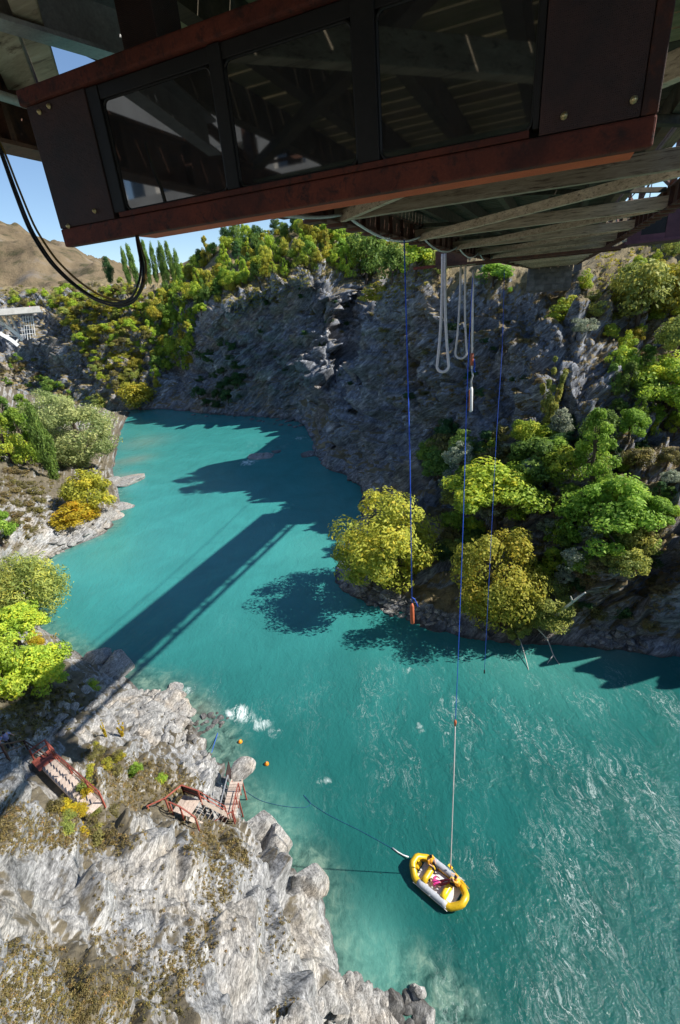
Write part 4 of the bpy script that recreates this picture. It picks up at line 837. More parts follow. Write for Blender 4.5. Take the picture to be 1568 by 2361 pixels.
# ---------------------------------------------------------------- ropes
def rope(name,pts,r,mat,label,cat='rope',group=None,n=6):
    p0=np.array(pts[0]); o=MB().tube([np.array(p)-p0 for p in pts],r,n).build(name,mat,smooth=True); o.location=p0; return tag(o,label,cat,group)
def catline(p,q,s,n=24): return [np.array(p)+(np.array(q)-np.array(p))*t+np.array([0,0,-s*4*t*(1-t)]) for t in np.linspace(0,1,n)]
t1=atd(932,553,13.); b1=atd(950,1392,13.)
R1=empty('blue_rope',b1); tag(R1,'blue rope with an orange red weight at its end before the golden tree','rope')
MB().tube([t1-b1,(t1-b1)*.5+[.03,.0,0],(0,0,0)],.016,6).build('line',ROPEB,R1,smooth=True)
MB().tube([(0,0,.02),(0,0,-.1),(0,0,-.55),(0,0,-.78),(0,0,-.82)],[.03,.07,.075,.07,.03],8).build('weight_sleeve',ORANGE,R1,smooth=True)
MB().tube([(.0,0,.25),(.08,0,.18),(.14,.02,.02),(.19,0,-.14)],.022,5).build('tail',ROPEB,R1,smooth=True)
def pix_d(u,v,d): return atd(u,v,d)
def cord_loop(label,u0,v0,vb,w_,d,r,top_gap):
    z_=lambda v: atd(u0,v,d)[2]
    zb=atd(u0,vb,d)[2]; zt=atd(u0,v0,d)[2]; m=pxm(atd(u0,vb,d)); W_=w_*m/2; o=atd(u0,vb-w_*.5,d); H=zt-o[2]
    Rt=np.array(BL); pts=[]; n=26
    for i in range(n+1): t=i/n; pts.append(Rt*(-(top_gap*m/2+(W_-top_gap*m/2)*(t**2.6)))+np.array([0,0,H*(1-t)]))
    for k in range(1,12): a=math.pi*k/12; pts.append(Rt*(-W_*math.cos(a))+np.array([0,0,-W_*math.sin(a)]))
    for i in range(n,-1,-1): t=i/n; pts.append(Rt*(top_gap*m/2+(W_-top_gap*m/2)*(t**2.6))+np.array([0,0,H*(1-t)]))
    e=MB().tube(pts,r,7).build('bungy_cord',ROPEW,smooth=True); e.location=o; tag(e,label,'bungy cord'); return e
cord_loop('long pale bungy cord loop, the left and lower of the two loops',1021,585,857,27,27.,.075,5)
cord_loop('pale bungy cord loop, the shorter one hanging at right of the long loop',1063,612,826,26,29.,.055,10)
# third cord: white with red and blue knots
top=B(-4.7,28.,.9); d3=math.hypot(top[0],top[1]); q=[atd(1091,622,d3),atd(1090,700,d3),atd(1088,850,d3)]; q2=atd(1086,950,d3)
K=empty('bungy_cord',q[-1]); tag(K,'straight pale bungy cord with red bands and a white padded end','bungy cord'); o=q[-1]
MB().tube([p-o for p in q],.055,6).build('cord',ROPEW,K,smooth=True)
MB().tube([(q[1]*.25+q[2]*.75)-o,(q[1]*.05+q[2]*.95)-o],.085,6).build('red_band',ORANGE,K,smooth=True)
MB().tube([(0,0,0),(.06,0,-.4),(-.02,0,-.7),(.02,0,-1.)],.05,5).build('shackle_chain',GALV,K,smooth=True)
MB().tube([(.08,0,.5),(.16,0,.2),(.12,0,-.1),(.2,0,-.2)],.05,5).build('blue_knot',ROPEB,K,smooth=True)
e3=q2-o; MB().tube([(0.02,0,-1.0),(0,0,-1.15),(e3[0]-.02,e3[1],e3[2]+.1),(e3[0]-.02,e3[1],e3[2])],[.05,.105,.11,.05],8).build('padded_end',WHITE,K,smooth=True)
MB().tube([(-.10,-.03,-1.15),(-.11+e3[0],-.03+e3[1],e3[2]+.1)],.035,6).build('red_stripe',ORANGE,K,smooth=True)
# rope to the raft: blue above, pale cord below
rf=atz(1039,1998,1.1); dt=27.5; ptop=pix_d(1090,640,dt)
mid=[(1078,870,25.8),(1068,1200,24.2),(1057,1500,23.2),(1050,1662,22.7)]
pts=[ptop]+[atd(*x) for x in mid]; RR=empty('raft_rope',pts[-1]); tag(RR,'rope from the bridge to the raft, blue above and pale bungy cord below','rope'); o=pts[-1]
cpts=crom(np.array(pts),np.linspace(0,len(pts)-1,30)); MB().tube([p-o for p in cpts],.020,6).build('blue_line',ROPEB,RR,smooth=True)
MB().tube([(0,0,.1),(0,0,-.1),(-.01,0,-.45)],[.04,.09,.06],6).build('swivel',ORANGE,RR,smooth=True)
low=[o+np.array([0,0,-.4]),atd(1046,1800,21.9),rf]; cl=crom(np.array(low),np.linspace(0,2,24)); MB().tube([p-o for p in cl],.034,6).build('pale_cord',ROPEW,RR,smooth=True)
MB().tube([rf-o+[0,0,.12],rf-o+[0,0,-.2]],.06,6).build('ankle_hook',ORANGE,RR,smooth=True)
t4=B(-4.3,36.,1.); d4=math.hypot(t4[0],t4[1]); e4=atd(1117,1546,26.5); 
R4=empty('blue_rope',e4); tag(R4,'thin blue rope at the right ending just above the water','rope'); o=e4
pp=crom(np.array([atd(1163,620,31.5),atd(1158,800,30.2),atd(1145,1000,29.),atd(1132,1250,27.6),e4]),np.linspace(0,4,30)); MB().tube([p-o for p in pp],.014,6).build('line',ROPEB,R4,smooth=True)
MB().tube([(0,0,.05),(0,0,-.25)],.05,6).build('end_weight',RUBBER,R4,smooth=True)
# ---------------------------------------------------------------- arch road bridge far to the left
def fb(u,v,d=205.): return atd(u,v,d)
c0=fb(40,722); FBR=empty('arch_bridge',c0); tag(FBR,'pale steel and concrete arch road bridge in the distance at the left edge','bridge')
dirx=fb(95,716)-fb(-60,728); dirx[2]=0; dirx/=np.linalg.norm(dirx); diry=np.array([-dirx[1],dirx[0],0])
def fpt(u,v,y=0): return fb(u,v)-c0+diry*y
a_=fb(-420,752)-c0; b_=fb(93,713)-c0; b_[2]=a_[2]=(fb(40,717)-c0)[2]
def slab(p,q,w0,w1,z0,z1): return MB().hexa([*(p+diry*w0+[0,0,z0],q+diry*w0+[0,0,z0],q+diry*w1+[0,0,z0],p+diry*w1+[0,0,z0]),*(p+diry*w0+[0,0,z1],q+diry*w0+[0,0,z1],q+diry*w1+[0,0,z1],p+diry*w1+[0,0,z1])])
slab(a_,b_,0,9,-1.1,-.0).build('deck',CONC,FBR); slab(a_,b_,-.25,.0,-.9,1.0).build('parapet',CONC,FBR); slab(a_,b_,9.0,9.25,-.9,1.0).build('parapet',CONC,FBR)
def archp(t,lo): # t=0 at right foot
    u=53-t*330 if not lo else 42-t*330; v=(786 if not lo else 797)-(78 if not lo else 62)*math.sin(min(t*1.9,1)*math.pi/2)**.8 if t>0 else (786 if not lo else 797)
    return u,v
for lo,y in ((0,8.),(1,1.)):
    pts=[fpt(*archp(t,lo),y) for t in np.linspace(0,.9,22)]
    mb=MB()
    for p,q in zip(pts[:-1],pts[1:]): mb.beam(p,q+(q-p)*.02,.8,1.15)
    mb.build('arch_rib',WHITE,FBR)
for i,t in enumerate(np.linspace(.02,.85,9)):
    p=fpt(*archp(t,0),8.); q=fpt(*archp(t,1),1.); MB().beam(p,q,.35).build('cross_tie',WHITE,FBR)
    p2=fpt(*archp(min(t+.09,.9),1),1.); MB().beam(p,p2,.25).build('diagonal_tie',WHITE,FBR)
for u_top,u_b in ((36,47),(20,29),(5,11),(-12,-9),(-32,-30),(-60,-60)):
    t=(53-u_b)/330; p=fpt(*archp(t,0),8.); q=p.copy(); q[2]=b_[2]-1.1; q=q+dirx*(-.6); MB().beam(p,q,.45,.45).build('column',WHITE,FBR)
SC=empty('scaffold_tower',fb(62,790)); tag(SC,'thin white lattice scaffold under the right end of the far bridge','scaffold'); o=fb(62,790)
for u in (47,53,59,65,71,76):
    mb=MB(); 
    for y in (2.,6.): mb.beam(fb(u,728 if u>50 else 745)-o+diry*y,fb(u+6,785-abs(u-60)*.7)-o+diry*y,.10)
    mb.build('standard',WHITE,SC)
for v in (733,742,752,762,772):
    mb=MB()
    for y in (2.,6.): mb.beam(fb(46,v)-o+diry*y,fb(78,v-3)-o+diry*y,.10)
    mb.build('ledger',WHITE,SC)
def add_person(name,loc,rz,J,label,cloth,legs,group=None,scale=1.,skin=SKIN,hair=HAIR,vest=None):
    """J: joints (x,y,z) in metres, the body one continuous skinned surface"""
    e=empty(name,loc,rz); tag(e,label,'person',group); e.scale=(scale,)*3
    E_=[('pelvis','belly'),('belly','chest'),('chest','neck'),('neck','head'),('chest','shL'),('shL','elL'),('elL','haL'),('haL','fiL'),('chest','shR'),('shR','elR'),('elR','haR'),('haR','fiR'),('pelvis','hiL'),('hiL','knL'),('knL','anL'),('anL','toL'),('pelvis','hiR'),('hiR','knR'),('knR','anR'),('anR','toR')]
    rad=dict(pelvis=.15,belly=.13,chest=.155,neck=.055,head=.095,sh=.065,el=.045,ha=.035,fi=.03,hi=.09,kn=.06,an=.045,to=.04)
    ks=list(J); me=bpy.data.meshes.new('body'); me.from_pydata([J[k] for k in ks],[(ks.index(a),ks.index(b)) for a,b in E_],[])
    o=bpy.data.objects.new('body',me); C.objects.link(o); o.parent=e
    sk_=o.modifiers.new('skin','SKIN'); 
    if not me.skin_vertices: me.attributes.get('')
    for i,k in enumerate(ks): 
        r_=rad.get(k,rad.get(k[:2],.05)); me.skin_vertices[0].data[i].radius=(r_,r_*.8 if k in('chest','belly') else r_); me.skin_vertices[0].data[i].use_root=(k=='pelvis')
    s2=o.modifiers.new('sub','SUBSURF'); s2.levels=1; s2.render_levels=2
    me.materials.append(skin)
    def sleeve(nm,seq,rs,mat):
        cp=crom(np.array([J[k] for k in seq]),np.linspace(0,len(seq)-1,3*len(seq))); rr=np.interp(np.linspace(0,len(seq)-1,3*len(seq)),range(len(seq)),rs); MB().tube(cp,list(rr),8).build(nm,mat,e,smooth=True)
    sleeve('shirt',['pelvis','belly','chest','neck'],[.155,.165,.19,.08],cloth)
    for s in 'LR':
        sleeve('sleeve',['sh'+s,'el'+s],[.085,.055],cloth); sleeve('trouser_leg',['hi'+s,'kn'+s,'an'+s],[.11,.075,.06],legs)
    hd=np.array(J['head']); mb=MB(); up=hd-np.array(J['neck']); up/=np.linalg.norm(up)
    for r_ in [0]:
        n=8; R_=.112
        for i in range(1,5):
            for k in range(n): 
                th=i/5*math.pi*.62; x=np.cross(up,[.3,.8,.1]); x/=np.linalg.norm(x); y=np.cross(up,x); mb.v.append(tuple(hd+up*R_*math.cos(th)*1.05+(x*math.cos(k*6.283/n)+y*math.sin(k*6.283/n))*R_*math.sin(th)))
        mb.f+=[(i*n+k,i*n+(k+1)%n,(i+1)*n+(k+1)%n,(i+1)*n+k) for i in range(3) for k in range(n)]+[tuple(range(n))]
    mb.build('hair',hair,e,smooth=True)
    if vest: sleeve('lifejacket',['pelvis','belly','chest'],[.17,.205,.225],vest)
    return e
# ---------------------------------------------------------------- raft
ra=atz(958,1988,.45); rb=atz(1068,2078,.45); rc=(ra+rb)/2; rang=math.atan2(rb[1]-ra[1],rb[0]-ra[0]); rl=np.linalg.norm(rb-ra)
RA=empty('inflatable_raft',(rc[0],rc[1],.0),rang); tag(RA,'yellow inflatable raft with grey strips carrying three people on the river','raft')
Lh=rl/2+.05; Wh=.90; TR=.25
outl=[(-Lh-.02,-.32),(-Lh-.02,.32),(-Lh+.62,Wh),(-Lh*.3,Wh+.06),(Lh*.3,Wh+.06),(Lh-.62,Wh),(Lh+.02,.32),(Lh+.02,-.32),(Lh-.62,-Wh),(Lh*.3,-Wh-.06),(-Lh*.3,-Wh-.06),(-Lh+.62,-Wh)]
n=len(outl); ring=[]
for i in range(n):
    a=np.array(outl[i]); b=np.array(outl[(i+1)%n])
    for t in (.12,.5,.88): ring.append(a*(1-t)+b*t)
def rz_(x): return .34+.30*max(0,(abs(x)-Lh*.55)/(Lh*.45))**2
cl=[(p[0],p[1],rz_(p[0])) for p in ring]
MB().tube(cl+[cl[0],cl[1]],TR,12,cap=False).build('outer_tube',YEL,RA,smooth=True)
for s in (-1,1):
    MB().tube([(x,s*(Wh+.05+.02),rz_(x)+.055) for x in np.linspace(-Lh*.55,Lh*.6,9)],[.245]*9,12).build('grey_strip',GREYR,RA,smooth=True)
    MB().tube([(x,s*(Wh+.05+.27),.40+.02*math.cos(x*6)) for x in np.linspace(-Lh*.7,Lh*.7,17)],.018,5).build('grab_line',WHITE,RA,smooth=True)
MB().box((-Lh+.5,-Wh+.16,.10),(Lh-.5,Wh-.16,.19)).build('floor',FLOORW,RA,bev=.04)
for x in (-Lh*.40,Lh*.38): MB().tube([(x,y,.45) for y in np.linspace(-Wh+.12,Wh-.12,5)],.24,12).build('thwart',YEL,RA,smooth=True)
MB().tube([(-Lh+.30,y,.42) for y in (-.25,0,.25)],.2,10).build('bow_pad',YEL,RA,smooth=True)
for x,y in ((-Lh-.1,0),(Lh+.12,.1),(0,Wh+.3),(0,-Wh-.3),(Lh*.6,-Wh-.24)): MB().tube([(x,y,.42),(x,y,.5)],.05,6).build('ring_patch',GREYR,RA)
def rpt(x,y,z): c,s=math.cos(rang),math.sin(rang); return (rc[0]+c*x-s*y,rc[1]+s*x+c*y,z)
SIT=dict(pelvis=(0,0,.10),belly=(0,.02,.32),chest=(0,.04,.52),neck=(0,.05,.70),head=(.0,.09,.84),shL=(-.19,.03,.60),elL=(-.27,.15,.38),haL=(-.16,.36,.30),fiL=(-.12,.43,.28),shR=(.19,.03,.60),elR=(.27,.15,.38),haR=(.16,.36,.30),fiR=(.12,.43,.28),hiL=(-.10,.04,.08),knL=(-.14,.46,.12),anL=(-.13,.52,-.30),toL=(-.14,.68,-.32),hiR=(.10,.04,.08),knR=(.14,.46,.12),anR=(.13,.52,-.30),toR=(.14,.68,-.32))
REACH=dict(SIT); REACH.update(elL=(-.24,.22,.72),haL=(-.12,.38,.98),fiL=(-.09,.42,1.06),elR=(.24,.22,.70),haR=(.08,.40,.92),fiR=(.04,.44,1.0),chest=(0,.08,.52),neck=(0,.11,.70),head=(0,.14,.84))
LIE=dict(pelvis=(0,0,.15),belly=(0,-.2,.16),chest=(0,-.38,.18),neck=(0,-.56,.2),head=(0,-.72,.24),shL=(-.19,-.46,.18),elL=(-.34,-.25,.26),haL=(-.2,-.05,.36),fiL=(-.15,0,.4),shR=(.19,-.46,.18),elR=(.34,-.3,.26),haR=(.3,-.02,.2),fiR=(.3,.06,.2),hiL=(-.1,.05,.14),knL=(-.12,.42,.40),anL=(-.06,.72,.62),toL=(-.06,.78,.76),hiR=(.1,.05,.14),knR=(.12,.42,.42),anR=(.06,.72,.64),toR=(.06,.78,.78))
add_person('person',rpt(-Lh*.55,.62,.52),rang-1.75,SIT,'person in an orange lifejacket and dark trousers sitting at the bow of the raft',LIFE,DARKC,vest=LIFE,scale=1.1)
add_person('person',rpt(Lh*.60,.60,.52),rang+1.9,REACH,'person in an orange lifejacket at the raft stern reaching for the cord',LIFE,DARKC,vest=LIFE,scale=1.1)
add_person('person',rpt(Lh*.06,.0,.24),rang+2.1+math.pi,LIE,'person in a pink top lying on the raft floor with legs raised to the cord',PINK,MAROON)
pd=MB(); pd.tube([(-.9,0,0),(.75,0,.02)],.022,6); PDl=pd.build('paddle',YEL); PDl.location=rpt(Lh*.62,Wh+.12,.68); PDl.rotation_euler=(0,0,rang-.25); tag(PDl,'yellow paddle lying along the stern tube of the raft','paddle')
bl_=MB().box((-1.25,-.10,-.012),(-.88,.10,.012)).build('blade',YEL,PDl,bev=.01)
# floating line, buoys
fl=[atz(u,v,.03) for u,v in ((560,1820),(600,1845),(650,1858),(700,1862),(716,1852),(700,1833),(714,1850),(760,1880),(830,1915),(890,1948),(925,1968),(946,1975))]
cf=crom(np.array(fl),np.linspace(0,len(fl)-1,80)); rope('floating_line',cf,  .013,ROPED,'thin blue line floating from the jetty to the raft bow')
rope('white_cord',[atz(905,1955,.06),atz(918,1965,.06),atz(930,1972,.08),atz(942,1976,.2)],.05,WHITE,'short white frayed cord at the raft bow')
rope('mooring_line',crom(np.array([atz(488,1735,1.6),atz(494,1715,.3),atz(502,1690,.02)]),np.linspace(0,2,10)),.03,ROPEB,'pale blue mooring line running off the white rock')
def buoy(u,v,lb):
    p=atz(u,v,.0); e=empty('buoy',p); tag(e,lb,'buoy'); mb=MB(); n=12
    prof=[(.02,-.16),(.11,-.12),(.17,0),(.15,.12),(.07,.19),(.03,.24),(.0,.25)]
    for r_,h_ in prof:
        for k in range(n): mb.v.append((r_*1.3*math.cos(k*6.283/n),r_*1.3*math.sin(k*6.283/n),h_*1.3))
    mb.f+=[(i*n+k,i*n+(k+1)%n,(i+1)*n+(k+1)%n,(i+1)*n+k) for i in range(len(prof)-1) for k in range(n)]; mb.build('float',BUOY,e,smooth=True)
    MB().tube([(.05*math.cos(a),0,.34+.05*math.sin(a)) for a in np.linspace(0,6.3,9)],.012,5).build('eye',GALV,e)
buoy(554,1711,'orange buoy nearer the rapids, the left one'); buoy(615,1762,'orange buoy in calmer water, the right one')
# ================================================================ stairs and jetty on the near bank
def W(u,v,z): return atz(u,v,z)
def rail(root,o,pts,h,mat,posts=True,r=.05,mid=True,name='handrail'):
    pts=[np.array(p) for p in pts]
    for p,q in zip(pts[:-1],pts[1:]):
        MB().beam(p-o+[0,0,h],q-o+[0,0,h],.09,.06).build(name,mat,root,bev=.008)
        if mid: MB().beam(p-o+[0,0,h*.5],q-o+[0,0,h*.5],.04,.06).build('mid_rail',mat,root)
    for p in pts: MB().beam(p-o-[0,0,.5],p-o+[0,0,h+.02],.09,.09).build('rail_post',mat,root,bev=.006)
def flight(root,o,p,q,side,n,w_,mat):
    """treads from p down to q; side = unit vector across"""
    p=np.array(p)-o; q=np.array(q)-o; d=q-p; f=d.copy(); f[2]=0; f/=np.linalg.norm(f); run=np.linalg.norm(d[:2])/n
    for i in range(n):
        c=p+d*(i+.5)/n; a=c-f*run*.44; b=c+f*run*.44
        MB().hexa([*(a+[0,0,-.03],b+[0,0,-.03],b+side*w_+[0,0,-.03],a+side*w_+[0,0,-.03]),*(a+[0,0,.02],b+[0,0,.02],b+side*w_+[0,0,.02],a+side*w_+[0,0,.02])]).build('tread',mat,root)
    for s in (-.05,w_+.01):
        MB().beam(p+side*s+[0,0,-.12],q+side*s+[0,0,-.12],.06,.26).build('stringer',mat,root)
# upper stairs
zt=hit(118,1752,'B')[0].z+1.3; zb_=hit(225,1850,'B')[0].z+.9
P1=W(127,1752,zt); Q1=W(236,1852,zb_); f=(Q1-P1); f[2]=0; f/=np.linalg.norm(f); side=np.array([f[1],-f[0],0])
def carve(p,q,w_,drop_=.45):
    me=nearbank.data; v=np.empty(len(me.vertices)*3,np.float32); me.vertices.foreach_get('co',v); v=v.reshape(-1,3); d=q-p; L2=(d[:2]**2).sum()
    t=np.clip(((v[:,:2]-p[:2])@d[:2])/L2,-.12,1.12); c=p+t[:,None]*d; r=np.hypot(v[:,0]-c[:,0],v[:,1]-c[:,1]); k=np.clip((w_+.7-r)/.7,0,1)
    zt_=c[:,2]-drop_; v[:,2]=np.where((v[:,2]>zt_)&(v[:,2]<c[:,2]+3),v[:,2]*(1-k)+zt_*k,v[:,2]); me.vertices.foreach_set('co',v.ravel()); me.update()
carve(P1+side*.5,Q1+side*.5,.75)
UP=empty('stairs',P1); tag(UP,'upper flight of pale timber stairs with a faded red handrail','stairs')
flight(UP,P1,P1,Q1,side,14,.85,DECKW)
rail(UP,P1,[P1-side*.06,P1*.62+Q1*.38-side*.06,P1*.25+Q1*.75-side*.06,Q1-side*.06],1.0,REDRAIL)
LD=empty('stair_landing',P1); tag(LD,'small red railed landing at the top of the upper stairs in the bridge shadow edge','landing'); fl_=-f*1.3
for i in range(5): a=P1*0-f*.27*i-side*.1; MB().hexa([*(a+[0,0,-.03],a-f*.24+[0,0,-.03],a-f*.24+side*1.2+[0,0,-.03],a+side*1.2+[0,0,-.03]),*(a+[0,0,.02],a-f*.24+[0,0,.02],a-f*.24+side*1.2+[0,0,.02],a+side*1.2+[0,0,.02])]).build('deck_board',REDRAIL,LD)
rail(LD,P1,[P1-side*.16,P1-f*1.35-side*.16,P1-f*1.35+side*.9],1.0,REDRAIL); 
# path handrail in the shade
pr=[(118,1735),(65,1700),(20,1722),(-30,1730)]; Pp=[]
for u,v in pr: h=hit(u,v+28,'B')[0]; Pp.append(np.array([h.x,h.y,h.z]))
PR=empty('path_railing',Pp[0]); tag(PR,'thin path railing in the dark bridge shadow left of the stairs','railing'); rail(PR,Pp[0],Pp,1.0,CHORD)
h=hit(26,1725,'B')[0]; STAND=dict(pelvis=(0,0,.95),belly=(0,.02,1.12),chest=(0,.03,1.33),neck=(0,.05,1.53),head=(0,.10,1.66),shL=(-.19,.02,1.42),elL=(-.33,.02,1.2),haL=(-.42,.22,1.08),fiL=(-.45,.29,1.05),shR=(.19,.02,1.42),elR=(.34,.05,1.22),haR=(.45,.24,1.10),fiR=(.48,.31,1.07),hiL=(-.10,0,.90),knL=(-.12,.05,.48),anL=(-.12,-.02,.07),toL=(-.13,.16,.03),hiR=(.10,0,.90),knR=(.12,.05,.48),anR=(.12,-.02,.07),toR=(.13,.16,.03))
add_person('person',(h.x,h.y,h.z),-2.2,STAND,'person in a pale blue shirt walking on the path in the bridge shadow',SHIRTB,DARKC)
h=fb(72,717); add_person('person',(h[0],h[1],h[2]),2.,STAND,'tiny person in a pink top standing on the far arch bridge',PINK,DARKC,scale=1.)
# lower stairs, landing, jetty
zl=hit(440,1840,'B')[0].z+1.3; zj=2.6
LA,LB,LC,LDp=[W(u,v,zl) for u,v in ((408,1858),(424,1833),(462,1846),(452,1866))]
ST=empty('stairs',LA); tag(ST,'lower flight of timber stairs with a landing above the jetty','stairs')
ax=(LC-LB); ax[2]=0; La=np.linalg.norm(ax); ax/=La; sd=np.array([ax[1],-ax[0],0]); wd=1.25
for i in range(6): a=LB-LA+ax*La*i/6; b=a+ax*(La/6-.02); MB().hexa([*(a,b,b+sd*wd,a+sd*wd),*(a+[0,0,.05],b+[0,0,.05],b+sd*wd+[0,0,.05],a+sd*wd+[0,0,.05])]).build('deck_board',DECKW,ST)
QB=W(528,1890,zj+.2); top2=LC; dr=W(532,1884,zj+.2)-LC; flight(ST,LA,LC,LC+dr,sd,8,wd,DECKW)
carve(LB+sd*.6,LC+sd*.6,.8,.3); carve(LC+sd*.6,LC+dr+sd*.6,.8,.35)
rail(ST,LA,[LB-sd*.05,LC-sd*.05,LC+dr*.85-sd*.05],1.0,REDRAIL); rail(ST,LA,[W(348,1880,zl+.2),W(388,1862,zl+.1),LB-sd*.05],1.0,REDRAIL,mid=False); rail(ST,LA,[LB-ax*.05+sd*wd,LB+ax*.9+sd*(wd+.05),LB+ax*2.+sd*(wd+.05)+[0,0,-.6]],1.0,REDRAIL,mid=False)
g_=MB().beam(LB-LA-sd*.07+[.05,0,.55],LC-LA-sd*.07+[0,0,.55],.02,.75).build('mesh_infill',PERF,ST)
J0=W(548,1795,zj); J1=W(527,1885,zj); JE=empty('jetty',J1); tag(JE,'narrow grey pink jetty of boards on the rock above the water','jetty')
jd=J0-J1; JL=np.linalg.norm(jd); jd/=JL; js=np.array([jd[1],-jd[0],0]); k=0; n_=int(JL/.26)
for i in range(n_):
    a=jd*i*.26-js*.62; b=a+jd*.235; MB().hexa([*(a+[0,0,-.05],b+[0,0,-.05],b+js*1.15+[0,0,-.05],a+js*1.15+[0,0,-.05]),*(a,b,b+js*1.15,a+js*1.15)]).build('deck_board',DECKW,JE)
carve(J1-jd*.3,J0,.75,.35)
for s in (-.55,.4): MB().beam(js*s-[0,0,.14],jd*JL+js*s-[0,0,.14],.1,.16).build('bearer',DECKW,JE)
for t in (.05,.5,.95): 
    for s in (-.5,.4): MB().beam(jd*JL*t+js*s-[0,0,.1],jd*JL*t+js*s-[0,0,3.2],.10).build('pile',REDRAIL,JE)
rail(JE,J1,[J1+js*.48,J1+jd*1.1+js*.48,J1+jd*2.2+js*.48],1.,REDRAIL); rail(JE,J1,[J1-jd*.2+js*.48,J1-jd*.9-js*.8,J1-jd*.9-js*1.5],1.,REDRAIL,mid=False)
rail(JE,J1,[J1+jd*.2-js*.62,J1+jd*1.6-js*.62,J1+jd*3.-js*.62],.95,GALV,mid=False,name='steel_rail')
MB().hexa([tuple(jd*3.2-js*.9+[0,0,z]) for z in (-.2,)]+[tuple(jd*3.9-js*.7+[0,0,-.2]),tuple(jd*3.9-js*.62+[0,0,-.2]),tuple(jd*3.2-js*.82+[0,0,-.2]),tuple(jd*3.2-js*.9+[0,0,.8]),tuple(jd*3.9-js*.7+[0,0,1.5]),tuple(jd*3.9-js*.62+[0,0,1.5]),tuple(jd*3.2-js*.82+[0,0,.8])]).build('dark_board',PERF,JE)
# ================================================================ boulders
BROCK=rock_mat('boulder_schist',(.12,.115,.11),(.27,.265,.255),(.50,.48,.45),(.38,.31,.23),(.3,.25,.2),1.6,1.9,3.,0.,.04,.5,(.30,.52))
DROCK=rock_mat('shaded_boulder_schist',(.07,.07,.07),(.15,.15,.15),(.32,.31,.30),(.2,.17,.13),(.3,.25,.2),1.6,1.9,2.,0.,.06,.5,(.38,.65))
def rockmesh(seed,mat,flat=.6,ln=1.):
    r=np.random.default_rng(seed); bm=bmesh.new(); bmesh.ops.create_icosphere(bm,subdivisions=3,radius=.5)
    pl_=[(sph(r,1)[0],r.uniform(.27,.42)) for _ in range(13)]
    for v in bm.verts:
        p=np.array(v.co)
        for n_,d_ in pl_:
            k=p@n_-d_
            if k>0: p=p-n_*k*.96
        v.co=Vector(p*np.array([ln,1,flat])+r.normal(size=3)*.004)
    me=bpy.data.meshes.new('boulder'); bm.to_mesh(me); bm.free(); me.materials.append(mat); a=me.attributes.new('veg','FLOAT','POINT'); return me
RK=[rockmesh(40+i,BROCK,[.55,.35,.7,.45,.3,.6][i],[1.,1.5,1.,1.3,1.7,1.2][i]) for i in range(6)]; RD=[rockmesh(60+i,DROCK,[.6,.5,.7][i],1.1) for i in range(3)]
def boulder(p,s,me,label,group=None,sink=.15,rz=None,tl=.25,zs=1.):
    o=bpy.data.objects.new('flat_stone' if group and 'slab' in group else 'shore_stone' if group and 'stones' in group else 'boulder',me); C.objects.link(o); o.location=(p[0],p[1],p[2]-s*sink*.5); o.scale=(s,s,s*zs); o.rotation_euler=(random.uniform(-tl,tl),random.uniform(-tl,tl),random.uniform(0,6.28) if rz is None else rz)
    return tag(o,label,'boulder',group)
def boulders(poly,n,w0,w1,mes,label,group,which='B',mind=10,water=False):
    done=[]
    for u,v in polyin(poly,n*5):
        if len(done)>=n: break
        if any((u-a)**2+(v-b)**2<mind**2 for a,b in done): continue
        h=hit(u,v,which); p=np.array(h[0]) if h else W(u,v,0)
        if p[2]<-.05: p[2]=0
        done.append((u,v)); t_=random.random(); s=(w0+(w1-w0)*t_)*pxm(p); boulder(p,s,random.choice(mes),('small ','middling ','large ')[int(t_*2.99)]+label+', '+zone(poly,u,v),group,sink=.1 if p[2]>.2 else .12)
boulders([(290,1600),(410,1585),(440,1640),(430,1700),(330,1710),(290,1660),(250,1640)],95,16,44,RK,'angular pale slab on the gravel bar','slabs on the gravel bar',mind=10)
boulders([(190,1570),(290,1560),(310,1610),(220,1660),(130,1700),(120,1650)],34,14,38,RK,'slab in the bridge shadow','slabs in the bridge shadow',mind=13)
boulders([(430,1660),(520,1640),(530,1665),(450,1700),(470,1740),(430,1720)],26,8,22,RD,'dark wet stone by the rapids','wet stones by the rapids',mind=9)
boulders([(640,2380),(700,2340),(770,2275),(805,2255),(870,2290),(930,2380)],120,20,62,RK,'grey rock of the near cliff foot pile','rock pile at the foot of the near cliff',mind=10)
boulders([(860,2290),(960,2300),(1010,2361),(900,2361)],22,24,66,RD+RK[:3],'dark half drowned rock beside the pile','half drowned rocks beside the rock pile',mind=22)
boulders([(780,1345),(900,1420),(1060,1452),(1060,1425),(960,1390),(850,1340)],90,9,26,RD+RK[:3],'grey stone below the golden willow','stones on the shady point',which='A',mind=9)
boulders([(1330,1480),(1480,1500),(1500,1450),(1380,1440)],34,10,30,RD+RK[:1],'stone beside the dead branches','stones on the right shore',which='A',mind=12)
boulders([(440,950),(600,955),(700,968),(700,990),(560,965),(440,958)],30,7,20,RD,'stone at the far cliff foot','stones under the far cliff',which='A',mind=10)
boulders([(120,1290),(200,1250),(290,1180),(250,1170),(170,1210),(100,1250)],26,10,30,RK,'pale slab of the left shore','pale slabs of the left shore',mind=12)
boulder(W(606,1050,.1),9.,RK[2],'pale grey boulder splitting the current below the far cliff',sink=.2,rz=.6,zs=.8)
boulder(W(640,1040,.1),5.,RD[0],'dark rock right of the pale midstream boulder',sink=.2,rz=.3,zs=.6); boulder(W(670,1040,.1),6.,RD[1],'low dark rock joining the midstream rocks to the cliff',sink=.3,zs=.5); boulder(W(705,1048,.1),7.,RD[2],'dark rock against the cliff foot behind the midstream boulder',sink=.2,zs=.6)
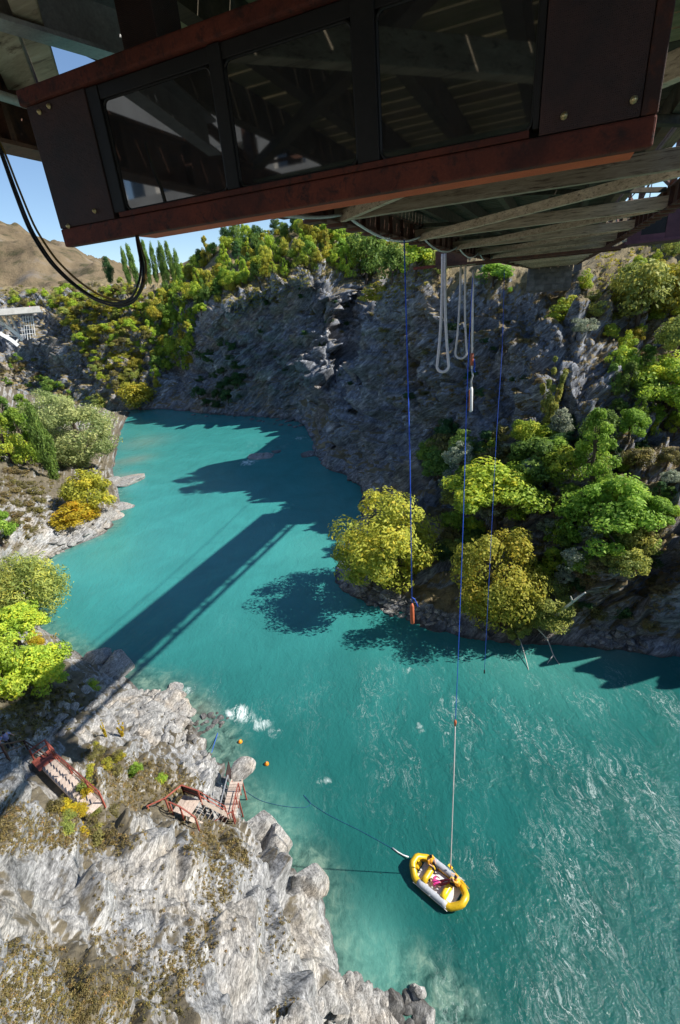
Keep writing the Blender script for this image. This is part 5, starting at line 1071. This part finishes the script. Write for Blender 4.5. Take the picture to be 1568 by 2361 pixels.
boulder(W(296,1106,.3),9.5,RK[1],'long grey rock jutting from the left bank by the golden willow',sink=.1,rz=.5,zs=.8); boulder(W(262,1110,.3),6.,RK[4],'flat grey rock between the long rock and the left bank',sink=.1,rz=.2)
boulder(W(268,1168,.2),7.5,RK[4],'flat dark edged ledge rock below the long grey rock',sink=.1,rz=.25); boulder(W(245,1195,.3),6.,RK[3],'low pale ledge rock at the tip of the white rocks',rz=.4)
boulder(W(222,1512,1.),4.0,RK[2],'rounded white boulder at the waterline in the bridge shadow',sink=.1,rz=.2,zs=.9); boulder(W(262,1535,.9),6.,RK[0],'big square dark boulder at the waterline in the bridge shadow',sink=.2,rz=.3,zs=1.1)
boulder(W(962,2290,.1),1.15,RK[0],'pointed dark rock with a pale tip rising from the shallows',sink=.1,rz=.9,zs=1.4); boulder(W(970,2285,.55),.8,RK[2],'small pale wedge rock resting against the pointed dark rock',sink=.1); boulder(W(885,2150,-.1),1.8,RD[0],'dim underwater looking rock off the near cliff',sink=.6)
boulder(W(600,1915,1.5),3.2,RK[2],'tall pointed rock tower below the jetty',sink=.0,rz=.8,zs=1.8,tl=.1); boulder(W(640,1950,1.5),3.,RK[0],'jagged grey rock tower at the outer edge below the jetty',sink=.0,rz=.3,zs=1.8,tl=.1)
boulder(W(715,2035,2.),2.8,RK[2],'square topped rock on the edge of the near cliff',sink=.0,rz=.5,zs=1.6,tl=.1); boulder(W(555,1775,2.6),2.2,RK[3],'white rock nose beside the jetty',sink=.0,rz=.3)
# dead wood
def branch(pts,r0,label,name='dead_branch'):
    p0=np.array(pts[0][0]) ; e=empty(name,p0); tag(e,label,'branch')
    for s in pts: 
        q=crom(np.array(s),np.linspace(0,len(s)-1,4*len(s))); MB().tube([x-p0 for x in q],list(np.linspace(r0,r0*.35,len(q))),6).build('limb',DEADW,e,smooth=True); r0*=.7
    return e
branch([[W(1182,1440,2.),W(1200,1480,1.),W(1210,1510,.4),W(1219,1545,.0)]],.09,'thin bleached branch dipping straight into the river')
branch([[W(1240,1450,2.2),W(1262,1475,1.2),W(1276,1510,.3),W(1290,1532,0)],[W(1276,1510,.3),W(1262,1530,.0)]],.09,'forked bleached branch reaching into the river')
branch([[W(1260,1440,2.5),W(1290,1412,5),W(1330,1380,8),W(1350,1366,9)],[W(1320,1388,7.3),W(1316,1375,8.4)]],.22,'thick white dead trunk sticking out of the olive willow','dead_tree')
